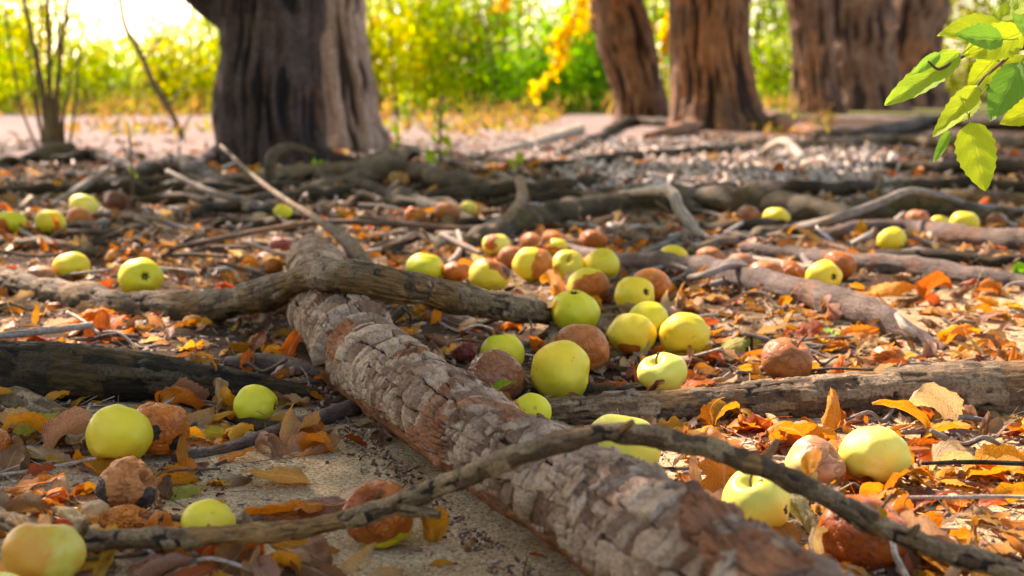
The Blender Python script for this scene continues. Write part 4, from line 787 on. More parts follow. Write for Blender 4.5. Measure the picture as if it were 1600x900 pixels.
# ------------------------------------------------------------------ trees
TREES = []
def tree(cols, d, label, mat, up, limbs=(), roots=(), na=120, seed=1, name='tree'):
    """cols: (px, py, width px) from the base upwards, at depth d; up: rows (x, y, z, r) offset from the last one"""
    base = at_d(cols[0][0], cols[0][1], d); t = empty(name, (base[0], base[1], 0)); org = np.array([base[0], base[1], 0])
    tag(t, label, 'tree')
    rows = []
    for px, py, wd in cols:
        p = at_d(px, py, d); rows.append((p[0] - org[0], p[1] - org[1], p[2], wd / 2 * d / FPX))
    rows = [(rows[0][0], rows[0][1], -0.15, rows[0][3] * 1.15)] + rows
    for dx, dy, dz, r in up: rows.append((rows[-1][0] + dx, rows[-1][1] + dy, rows[-1][2] + dz, r))
    tube('trunk', rows, mat, na, 0.02, 'trunk', seed, t, wob=0.10)
    for lb in limbs: tube('limb', [(x - org[0], y - org[1], z, r) for x, y, z, r in lb], mat, 24, 0.04, 'trunk', seed + 3, t, amp=.4)
    for rt in roots:
        rr = []
        for px, py, th in rt:
            q, r, _ = solve_rest(px, py, th, .5); rr.append((q[0] - org[0], q[1] - org[1], q[2], r)); DISCS.append((q[0], q[1], r, q[2] + r, q[2] - r))
        tube('root', rr, mat, 28, 0.02, 'smooth', seed + 9, t)
    TREES.append((t, org)); return t, org
def L3(a, b, c, ra, rc): return [(*a, ra), (*b, (ra + rc) / 2), (*c, rc)]
T1, o1 = tree([(426, 256, 168), (423, 232, 152), (420, 190, 148), (417, 150, 150), (421, 100, 138), (423, 50, 134), (424, 0, 142)], 6.2, 'massive dark trunk left of centre, nearest of the trees', BK_TRUNK, [(.02, .05, .7, .21), (-.1, .2, 1.2, .18), (.1, .3, 1.6, .12), (.2, .3, 1.5, .05)], seed=201,
      limbs=[[(*at_d(385, 60, 6.2), .06), (*at_d(345, 18, 6.2), .055), (*at_d(312, -5, 6.2), .05), (-2.2, 6.1, 1.6, .045), (-3.0, 5.6, 3.2, .03)], L3((-1.1, 6.3, 2.4), (-2.2, 5.2, 3.6), (-3.2, 4.2, 4.4), .09, .03), L3((-1.1, 6.4, 2.9), (-.2, 5.2, 4.0), (.8, 4.4, 4.8), .08, .03), L3((-1.1, 6.4, 2.2), (-2.3, 7.2, 3.4), (-3.6, 7.8, 4.4), .08, .03)],
      roots=[[(350, 240, 40), (320, 255, 26), (290, 268, 14)], [(480, 245, 40), (520, 250, 28), (575, 255, 14)]])
T2, o2 = tree([(545, 232, 128), (540, 212, 112), (532, 170, 102), (525, 110, 96), (518, 50, 92), (512, 0, 92)], 7.3, 'paler trunk half hidden behind the massive dark trunk', BK_TRUNK3, [(-.05, .1, .8, .14), (.1, .3, 1.4, .11), (.2, .2, 1.4, .04)], seed=211,
      limbs=[L3((-.9, 7.5, 2.0), (0, 8.0, 3.2), (1.0, 8.0, 4.2), .07, .03)], roots=[[(560, 222, 34), (595, 226, 24), (640, 230, 10)]])
T3, o3 = tree([(1003, 192, 92), (1002, 178, 80), (1000, 150, 74), (990, 110, 76), (978, 60, 78), (966, 20, 76), (956, -20, 74)], 10.8, 'brown trunk leaning left at right of centre', BK_TRUNK2, [(-.3, .1, .8, .15), (-.4, .2, 1.2, .12), (-.2, .2, 1.5, .05)], seed=221, na=80)
T4, o4 = tree([(1122, 205, 170), (1120, 190, 138), (1116, 150, 122), (1112, 100, 114), (1110, 50, 112), (1110, 0, 114)], 10.0, 'broad grey-brown upright trunk right of the leaning one', BK_TRUNK2, [(0, .05, .7, .24), (.1, .2, 1.4, .2), (.1, .3, 2.0, .08)], seed=231,
      limbs=[L3((1.45, 10.2, 2.0), (2.3, 9.6, 3.2), (3.2, 9.0, 4.2), .1, .03)], roots=[[(1165, 180, 40), (1210, 190, 34), (1258, 206, 26), (1330, 209, 18), (1400, 206, 8)], [(1080, 200, 30), (1050, 207, 24), (1010, 214, 12)]])
T5, o5 = tree([(1276, 172, 82), (1273, 150, 66), (1270, 100, 60), (1268, 50, 60), (1264, 0, 62)], 13.5, 'reddish slim trunk standing left of the dark clump at right', BK_TRUNK2, [(-.1, .1, 1.0, .16), (0, .2, 1.6, .12), (.1, .1, 1.6, .05)], seed=241, na=64)
T6, o6 = tree([(1348, 168, 140), (1345, 140, 122), (1340, 90, 112), (1338, 40, 112), (1335, 0, 116)], 14.5, 'wide reddish-brown trunk in the middle of the clump at right', BK_TRUNK2, [(0, .1, 1.0, .3), (.1, .2, 1.6, .2), (.1, .1, 1.6, .08)], seed=251, na=80)
T7, o7 = tree([(1422, 164, 120), (1420, 140, 100), (1420, 90, 92), (1424, 40, 92), (1430, 0, 96)], 15.5, 'darkest trunk, rightmost of the clump at right', BK_TRUNK2, [(.1, .1, 1.0, .24), (.1, .2, 1.6, .2), (.1, .1, 1.6, .08)], seed=261, na=64)
# crowns: where the canopy is closed the ground below lies in its shade
def crowns():
    r = np.random.default_rng(99); n = 62000
    k = int(math.sqrt(n * 9.0 / 9.5)); gx, gy = np.meshgrid(np.linspace(-4.2, 4.8, k), np.linspace(-1.2, 8.3, int(n / k)))
    x = gx.ravel() + r.uniform(-.06, .06, gx.size); y = gy.ravel() + r.uniform(-.06, .06, gx.size)
    keep = r.random(len(x)) < (1 - lit(x, y)) ** 2.6
    x, y = x[keep], y[keep]; h = r.uniform(2.5, 5.6, len(x)); z = h
    P = np.stack([x, y, 0 * x], -1) + SUN[None] * (h / SUN[2])[:, None]
    s3 = at_d(1520, 120, 1.75)                                   # keep the sun on the leafy branch and the sight line clear
    rel = P - s3; along = rel @ SUN; perp = np.linalg.norm(rel - along[:, None] * SUN, axis=1)
    keep = perp > 0.26 - 0.1 * r.random(len(P)); P = P[keep]
    O = np.array([o for _, o in TREES])[:4, :2]
    who = np.argmin(((P[:, None, :2] - O[None]) ** 2).sum(-1), 1)
    for q in range(4):
        m = who == q
        if m.sum() < 10: continue
        Q = P[m] - np.array([O[q][0], O[q][1], 0]); c = vary(YELG, len(Q), r, .25, GOLD, .3)
        leaf_cloud('crown', Q, r.uniform(.12, .19, len(Q)), r.uniform(.075, .11, len(Q)), c, TREES[q][0], .2, None, 300 + q)
    for q in range(4, 7):
        o = TREES[q][1]; Q = r.normal(size=(900, 3)) * np.array([1.3, 1.3, .8]) + np.array([0, 0, 4.2]); Q = Q[Q[:, 2] > 2.4]
        leaf_cloud('crown', Q, r.uniform(.12, .19, len(Q)), r.uniform(.07, .1, len(Q)), vary(YELG, len(Q), r), TREES[q][0], .3, None, 310 + q)
crowns()
def spray(t, org, path, d, n, base, seed, spread=.05, size=.06):
    r = np.random.default_rng(seed); pts = np.array([at_d(px, py, d) for px, py in path]); k = r.random(n) * (len(pts) - 1); i = k.astype(int); f = (k - i)[:, None]
    P = pts[i] * (1 - f) + pts[i + 1] * f + r.normal(size=(n, 3)) * spread * np.linspace(1, .8, n)[:, None]
    tube('drooping_twig', [(*(p - org), .006) for p in pts], TWIG_BROWN, 8, .05, 'smooth', seed, t)
    leaf_cloud('leaf_spray', P - org, r.uniform(size * .7, size * 1.3, n), r.uniform(size * .35, size * .5, n), vary(base, n, r, .2), t, .6, None, seed)
YSP = (.80, .56, .015)
spray(T3, o3, [(920, -30), (900, 30), (882, 75), (868, 105), (832, 152)], 9.0, 210, YSP, 401, .028, .055)
spray(T3, o3, [(925, -30), (890, 40), (858, 72)], 9.0, 130, YSP, 402, .026, .06)
spray(T3, o3, [(915, -40), (912, 20), (910, 60)], 9.5, 110, YSP, 403, .028, .06)
spray(T4, o4, [(1070, -30), (1045, 40), (1038, 85)], 10.8, 150, YSP, 404, .028, .08)
spray(T2, o2, [(800, -60), (790, -10), (785, 10)], 9.0, 60, (.7, .36, .03), 405, .03, .06)

# ------------------------------------------------------------------ shrubs behind the sand
def shrub(px, d, wpx, h, base, mixc, n, label, seed, mp=.35, lsize=.10, droop=.6, low=0.0, name='shrub'):
    c = at_d(px, 110, d); w2 = wpx / 2 * d / FPX; r = np.random.default_rng(seed); t = empty(name, (c[0], c[1], 0)); tag(t, label, 'shrub', 'shrubs behind the sunlit sand')
    nc = max(10, int(26 * w2 * h)); cen = np.stack([r.uniform(-1, 1, nc) * w2, r.uniform(-.5, .5, nc), low + r.random(nc) ** .8 * (h - low) * (1 - .35 * r.random(nc))], -1)
    cs = r.uniform(.45, 1.3, nc); k = r.integers(0, nc, n); P = cen[k] + r.normal(size=(n, 3)) * np.array([.16, .16, .22]); P[:, 2] = np.abs(P[:, 2]); P = P[P[:, 2] < h * 1.1]
    k = k[:len(P)]; c = vary(base, len(P), r, .3, mixc, mp) * cs[k][:, None]
    for q in range(7):
        x = r.uniform(-.8, .8) * w2; e = r.uniform(-.25, .25)
        tube('stem', [(x, 0, -.02, .016), (x + e * .4, r.uniform(-.1, .1), h * .45, .012), (x + e, r.uniform(-.2, .2), h * .95, .005)], TWIG_BROWN, 6, .1, 'smooth', seed + q, t)
    leaf_cloud('foliage', P, r.uniform(.6, 1.3, len(P)) * lsize, r.uniform(.6, 1.3, len(P)) * lsize * .32, np.clip(c, .01, .85), t, droop, None, seed + 7)
SH = [
 (-70, 13.8, 230, 1.5, YELG, LIME, 1700, 'yellow-green shrub at the far left edge, behind the leafless shrub'),
 (60, 14.2, 190, 1.4, YELG, GOLD, 1700, 'bright yellow-green shrub behind the stems of the leafless shrub'),
 (185, 14.6, 150, .66, LIME, YELG, 1300, 'lowest shrub, under the white gap of sky at left'),
 (290, 14.0, 130, .84, YELG, GOLD, 1600, 'golden-green shrub touching the left side of the massive trunk'),
 (372, 14.6, 120, 1.2, LIME, YELG, 1000, 'green shrub mostly hidden by the massive dark trunk'),
 (590, 13.6, 130, 1.5, YELG, GOLD, 2000, 'yellow shrub just right of the paler trunk'),
 (665, 14.4, 130, 1.9, YELG, LIME, 2200, 'tall yellow-green shrub left of the middle'),
 (745, 15.2, 130, 2.0, OLIVE, GREEN, 2200, 'olive shrub in the middle of the background'),
 (815, 14.0, 120, 1.05, GREEN, LIME, 1900, 'low fresh green shrub left of the yellow hanging spray'),
 (905, 14.6, 130, 1.0, GREEN, DGREEN, 2000, 'dark green shrub behind the yellow hanging spray'),
 (950, 15.4, 130, 1.9, LIME, YELG, 2000, 'lime-green shrub against the leaning trunk'),
 (1040, 17.0, 120, 1.9, YELG, GOLD, 1500, 'yellow shrub seen between the leaning and upright trunks'),
 (1195, 17.5, 130, 1.9, YELG, LIME, 1900, 'yellow-green shrub seen right of the upright trunk'),
 (1230, 16.0, 90, .75, LIME, YELG, 900, 'small lime shrub beside the reddish slim trunk'),
 (1310, 20.0, 160, 2.0, OLIVE, YELG, 1300, 'olive shrub glimpsed behind the clump at right'),
 (1490, 18.5, 150, 2.0, OLIVE, GOLD, 1800, 'olive-gold shrub right of the darkest trunk'),
 (1600, 18.0, 170, 2.0, OLIVE, LIME, 1900, 'olive shrub behind the leafy branch at the right edge'),
]
for k, a in enumerate(SH): shrub(*a[:6], int(a[6] * 1.5), a[7], seed=500 + k * 11)
# a taller thicket further off, seen between and over the shrubs
def thicket():
    r = np.random.default_rng(77); n = 27000
    px = np.concatenate([r.uniform(540, 1760, int(n * .85)), r.uniform(-260, 60, n - int(n * .85))]); d = r.uniform(19, 25, n); x = (px - 800) / FPX * d
    top = np.where(px > 500, 4.2, 1.5 - (px + 260) / 320 * .35); g = fbm(np.stack([x * .9, d * .5, px * 0], -1), 3, 3)
    z = r.random(n) ** .9 * top * (1 + .25 * g); P = np.stack([x, d, z], -1)
    m = 26000; an = r.uniform(-.62, 2 * math.pi - 2.52, m); rad = r.uniform(7.5, 9.5, m); cx = np.cos(an - 2.0) * 0  # unseen ring of bushes round the camera, added to cut low sky fill
    th = r.uniform(math.radians(118), math.radians(418), m); bx = np.sin(th) * rad; by = np.cos(th) * rad - 1.0 + .0
    th = np.where(np.sin(th) > 0, th, th); g2 = fbm(np.stack([bx * .7, by * .7, bx * 0], -1), 3, 4)
    bz = r.random(m) ** .9 * 4.2 * (1 + .3 * g2); ok = (np.abs(bx) > .55 * np.maximum(by, 0) + 3.0) | (by < -3); ok &= ~((by > 4) & (bx < 0)); ok &= ~((by > 5.5))
    P = np.concatenate([P, np.stack([bx, by, bz], -1)[ok]]); x, z, d = P[:, 0], P[:, 2], P[:, 1]; n = len(P)
    hue = fbm(np.stack([x * .8, z * .8, d * .4], -1), 3, 8)[:, None]; a, b, c = np.array(YELG), np.array(OLIVE), np.array(GREEN)
    col = np.where(hue > .12, c, np.where(hue > -.1, b, a)) * (1 + r.uniform(-.35, .35, (n, 1)))
    o = leaf_cloud('thicket', P, r.uniform(.12, .26, n) * np.where(d < 12, 1.3, 1), r.uniform(.03, .07, n) * np.where(d < 12, 2.2, 1), np.clip(col, .01, .8), None, .8, None, 78); tag(o, 'thicket of yellow-green bushes closing the view all round', None, None, 'stuff')
thicket()
# pale dry grass at the foot of the shrubs
def dry_grass():
    r = np.random.default_rng(5); n = 1100; px = r.uniform(-150, 1250, n); px = px[fbm(np.stack([px / 60, px * 0, px * 0], -1), 2, 3) > -.05]; n = len(px); d = r.uniform(12.6, 14.6, n); x = (px - 800) / FPX * d
    P = np.stack([x, d, r.uniform(.03, .16, n)], -1)
    o = leaf_cloud('dry_grass', P, r.uniform(.12, .32, n), r.uniform(.012, .03, n), vary((.36, .24, .11), n, r, .3, (.24, .24, .03), .35), None, -1.6, None, 6); tag(o, 'pale dry grass along the foot of the shrubs', None, None, 'stuff')
dry_grass()
def low_weeds():
    r = np.random.default_rng(15); n = 5200; px = r.uniform(-200, 1300, n); d = 8.2 + 5.4 * r.random(n) ** .6; x = (px - 800) / FPX * d
    k = fbm(np.stack([x * 1.1, d * .55, x * 0], -1), 3, 12) > .17 - .12 * (d > 12.2); x, d = x[k], d[k]; n = len(x); h = .05 + .10 * r.random(n) * (d > 11) + .03 * r.random(n)
    o = leaf_cloud('low_weeds', np.stack([x, d, h * r.random(n)], -1), r.uniform(.05, .14, n), r.uniform(.012, .035, n), vary((.30, .17, .08), n, r, .4, (.22, .24, .03), .3), None, -.5, None, 16); tag(o, 'low brown and green weeds dotted over the sunlit sand', None, None, 'stuff')
low_weeds()

# ------------------------------------------------------------------ leafless shrub at left, fallen stem
u0 = at_d(82, 240, 6.6); U = empty('bare_shrub', (u0[0], u0[1], 0)); tag(U, 'leafless shrub with several upright stems on a mossy stump at left', 'shrub')
ou = np.array([u0[0], u0[1], 0])
def ust(nm, pts, mat, d, sd): tube(nm, [(*(at_d(x, y, d) - ou), t / 2 * (1 if nm == 'stump' else .62) * d / FPX) for x, y, t in pts], mat, 14, .03, 'smooth', sd, U)
ust('stump', [(-70, 312, 54), (-10, 292, 54), (50, 262, 48), (85, 244, 44), (118, 236, 26)], BK_MOSS, 6.3, 601)
for k, pts in enumerate([[(78, 240, 26), (68, 150, 16), (52, 70, 12), (38, 0, 11), (30, -60, 9)], [(84, 240, 24), (78, 150, 14), (76, 60, 11), (74, -20, 10)], [(92, 238, 20), (90, 150, 11), (98, 60, 10), (107, 0, 9), (112, -50, 8)],
        [(100, 236, 12), (98, 190, 9), (106, 150, 7), (112, 120, 4)], [(62, 200, 8), (50, 130, 6), (42, 60, 4)], [(72, 130, 6), (92, 60, 4), (98, 10, 3)], [(70, 238, 9), (58, 160, 7), (60, 80, 6), (66, 0, 5)], [(88, 236, 9), (84, 170, 7), (92, 90, 6), (88, 0, 5)], [(108, 232, 8), (118, 160, 6), (124, 80, 5), (140, 10, 4)], [(60, 236, 7), (34, 170, 6), (18, 90, 5), (8, 10, 4)], [(50, 150, 5), (24, 110, 3)], [(102, 120, 5), (134, 84, 3)]]): ust('stem', pts, BK_GREY if k < 3 else TWIG_BROWN, 6.6, 605 + k)
r_ = np.random.default_rng(8); Q = np.array([at_d(x, y, 6.6) for x, y in zip(r_.uniform(-20, 160, 150), r_.uniform(-60, 150, 150))]) - ou
leaf_cloud('foliage', Q, r_.uniform(.04, .075, 150), r_.uniform(.015, .028, 150), vary(YELG, 150, r_), U, .6, None, 9)
f0 = at_d(285, 225, 8.6); st = empty('sapling', (f0[0], f0[1], 0)); tag(st, 'thin reddish bare sapling leaning left before the low shrubs', 'sapling'); of = np.array([f0[0], f0[1], 0])
tube('stem', [(*(at_d(x, y, 8.6) - of), t / 2 * 8.6 / FPX) for x, y, t in [(292, 236, 9), (275, 190, 9), (245, 140, 9), (215, 75, 8), (195, 40, 8), (185, -20, 7)]], TWIG_BROWN, 10, .04, 'smooth', 620, st)
for k, (a, b) in enumerate([((262, 165), (300, 120)), ((248, 145), (215, 120)), ((280, 200), (250, 190)), ((283, 205), (305, 170)), ((225, 95), (255, 50))]): tube('twig', [(*(at_d(*a, 8.6) - of), .008), (*(at_d(*b, 8.6) - of), .003)], TWIG_BROWN, 6, .05, 'smooth', 621 + k, st)

# ------------------------------------------------------------------ small green plants
def sprout(px, py, pts, label, leaves, seed, d=None, col=(.22, .42, .03), ls=.035):
    b, t = at_ground(px, py); d = d or t; s = empty('sprout', (b[0], b[1], float(gh(b[0], b[1])))); o = np.array([b[0], b[1], s.location.z]); tag(s, label, 'plant'); r = np.random.default_rng(seed)
    tube('stem', [(*(at_d(x, y, d) - o), th / 2 * d / FPX) for x, y, th in pts], TWIG_BROWN if seed % 2 else BK_MOSS, 7, .02, 'smooth', seed, s)
    P = np.array([at_d(x, y, d) for x, y in leaves]) - o; n = len(P)
    for k in range(n): leaf_cloud('leaf', P[k:k + 1], np.array([ls * r.uniform(1.1, 1.7)]), np.array([ls * r.uniform(.7, 1.0)]), vary(col, 1, r, .2), s, .3, None, seed + k)
sprout(685, 262, [(686, 264, 5), (688, 210, 4), (690, 150, 4)], 'taller green sprout with a dark bud in the middle background', [(690, 200), (678, 215), (698, 222), (668, 235), (690, 240), (672, 245), (684, 252), (698, 238), (680, 180), (694, 172)], 701, 5.6, (.34, .46, .03), .055)
sprout(622, 240, [(622, 242, 4), (620, 200, 3), (622, 165, 3)], 'thin green sprout beside the foot of the paler trunk', [(618, 205), (620, 220), (617, 230), (634, 175), (640, 160), (656, 158)], 703, 6.2, (.25, .42, .04), .05)
sprout(808, 276, [(808, 278, 4), (812, 250, 3), (815, 238, 3)], 'small green sprout above the upright tan root', [(804, 252), (812, 246), (808, 262), (800, 258)], 705, 5.2, (.36, .46, .03), .05)
sprout(207, 305, [(208, 308, 5), (206, 260, 4), (203, 215, 3), (200, 190, 2)], 'slender stem with one pale leaf at left in front of the dark roots', [(212, 271), (205, 268)], 707, 4.4, (.5, .55, .06), .035)
sprout(496, 268, [(496, 268, 4), (496, 255, 3)], 'tiny bright green seedling by the hooked root', [(492, 254), (500, 258), (497, 264)], 709, 5.4, (.18, .42, .05), .045)
sprout(1588, 428, [(1588, 430, 4), (1588, 418, 3)], 'fresh green seedling at the right edge behind the smooth reddish root', [(1580, 424), (1592, 417), (1598, 423), (1586, 428)], 711, None, (.22, .5, .03), .028)
sprout(1297, 528, [(1297, 530, 5), (1296, 518, 4)], 'tiny green sprout with two blades in the sunny leaves', [(1290, 520), (1304, 522)], 713, None, (.3, .5, .1), .026)

# ------------------------------------------------------------------ leafy branch hanging in from the upper right
SPRIG = leaf_mat('green_leaf', 'object', trans=0.55, gloss=0.28, spots=0.03, veins=0.5, mott=.25)
def flat_leaf(kind, seed, curl):
    V, F, uv = leaf_grid(kind, seed, 18, 9); n = len(V) - 18
    r = np.random.default_rng(seed); u = uv[:n, 0]; v = uv[:n, 1] * 2 - 1
    wd = {'ovate': .27, 'lance': .17}[kind] * np.sin(np.pi * np.clip(u, 0, 1) ** .72) ** .75
    wd = wd * (1 + .05 * np.sign(np.sin(u * 55)))
    X = u.copy(); Y = wd * v; Z = curl * (.35 * (u - .4) ** 2 + .5 * wd * np.abs(v)) + .012 * np.sin(u * 24 - np.abs(v) * 5) * (1 - np.abs(v)) + .02 * np.sin(6 * u + seed) * v
    V[:n] = np.stack([X, Y, Z], -1); s = np.linspace(0, 1, 6)[:, None, None]; ring = np.array([[0, .010, 0], [0, -.006, .008], [0, -.006, -.008]])[None]
    V[n:] = (np.concatenate([-.3 * s, 0 * s, .05 * s ** 2], -1) + ring).reshape(-1, 3)
    return V, F, uv
b0 = at_d(1700, 40, 1.7); SB = empty('leafy_branch', tuple(b0)); tag(SB, 'sunlit fresh green leafy branch hanging in at the upper right corner', 'branch')
def sp(x, y, d): return at_d(x, y, d) - b0
for k, pts in enumerate([[(1720, 20, 9, 1.7), (1640, 62, 8, 1.7), (1580, 78, 7, 1.7), (1520, 84, 6, 1.69), (1497, 92, 5, 1.68), (1468, 108, 5, 1.67), (1450, 96, 3, 1.66)], [(1690, 30, 8, 1.72), (1600, 72, 7, 1.72), (1560, 102, 6, 1.71), (1530, 130, 5, 1.7), (1526, 152, 5, 1.69), (1512, 172, 5, 1.68), (1500, 180, 4, 1.67)], [(1526, 140, 4, 1.7), (1510, 142, 4, 1.69), (1495, 148, 4, 1.68)], [(1514, 172, 4, 1.68), (1514, 190, 3, 1.68), (1518, 205, 3, 1.68)]]):
    tube('twig', [(*sp(x, y, d), th / 2 * d / FPX) for x, y, th, d in pts], TWIG_BROWN, 8, .004, 'smooth', 730 + k, SB)
SL = [(1568, 42, 1463, 62, 'ovate', 1.72, (.42, .60, .03), .6), (1566, 62, 1490, 58, 'ovate', 1.66, (.16, .40, .04), .5), (1598, 52, 1503, 88, 'ovate', 1.7, (.44, .62, .03), .3), (1500, 86, 1382, 172, 'lance', 1.68, (.30, .52, .05), .9),
      (1468, 84, 1424, 118, 'lance', 1.67, (.22, .46, .07), .8), (1560, 30, 1625, -8, 'ovate', 1.74, (.4, .58, .03), .4), (1596, 98, 1548, 192, 'ovate', 1.64, (.13, .36, .04), .4), (1556, 92, 1512, 140, 'ovate', 1.73, (.42, .6, .03), .3),
      (1528, 138, 1458, 222, 'lance', 1.68, (.40, .58, .04), .9), (1484, 205, 1460, 254, 'lance', 1.69, (.16, .40, .05), .5), (1530, 150, 1483, 196, 'ovate', 1.72, (.44, .62, .04), .3), (1515, 192, 1541, 300, 'ovate', 1.66, (.42, .60, .03), .35),
      (1640, 160, 1562, 196, 'ovate', 1.74, (.44, .6, .03), .4), (1640, 10, 1548, 34, 'ovate', 1.76, (.3, .54, .03), .4), (1622, 60, 1580, 22, 'ovate', 1.66, (.2, .44, .06), .5), (1640, 100, 1585, 148, 'ovate', 1.7, (.2, .44, .04), .4), (1650, 110, 1560, 96, 'ovate', 1.75, (.42, .6, .03), .3), (1660, 30, 1610, 80, 'ovate', 1.7, (.4, .58, .03), .3)]
for k, (x0, y0, x1, y1, kd, d, c, cu) in enumerate(SL):
    a, b = sp(x0, y0, d), sp(x1, y1, d + random.uniform(-.02, .02)); X = Vector((b - a).tolist()); L = X.length; X.normalize()
    nrm = Vector((random.uniform(-.5, .2), -.75, random.uniform(.2, .9))); Y = nrm.cross(X).normalized(); Zv = X.cross(Y)
    V, F, uv = flat_leaf(kd, 800 + k, cu); o = mesh_np('leaf', V, F, SPRIG, uv=uv, parent=SB); o.color = (*c, 1)
    o.matrix_local = Matrix(((X.x, Y.x, Zv.x, a[0]), (X.y, Y.y, Zv.y, a[1]), (X.z, Y.z, Zv.z, a[2]), (0, 0, 0, 1))) @ Matrix.Diagonal((L, L, L, 1))

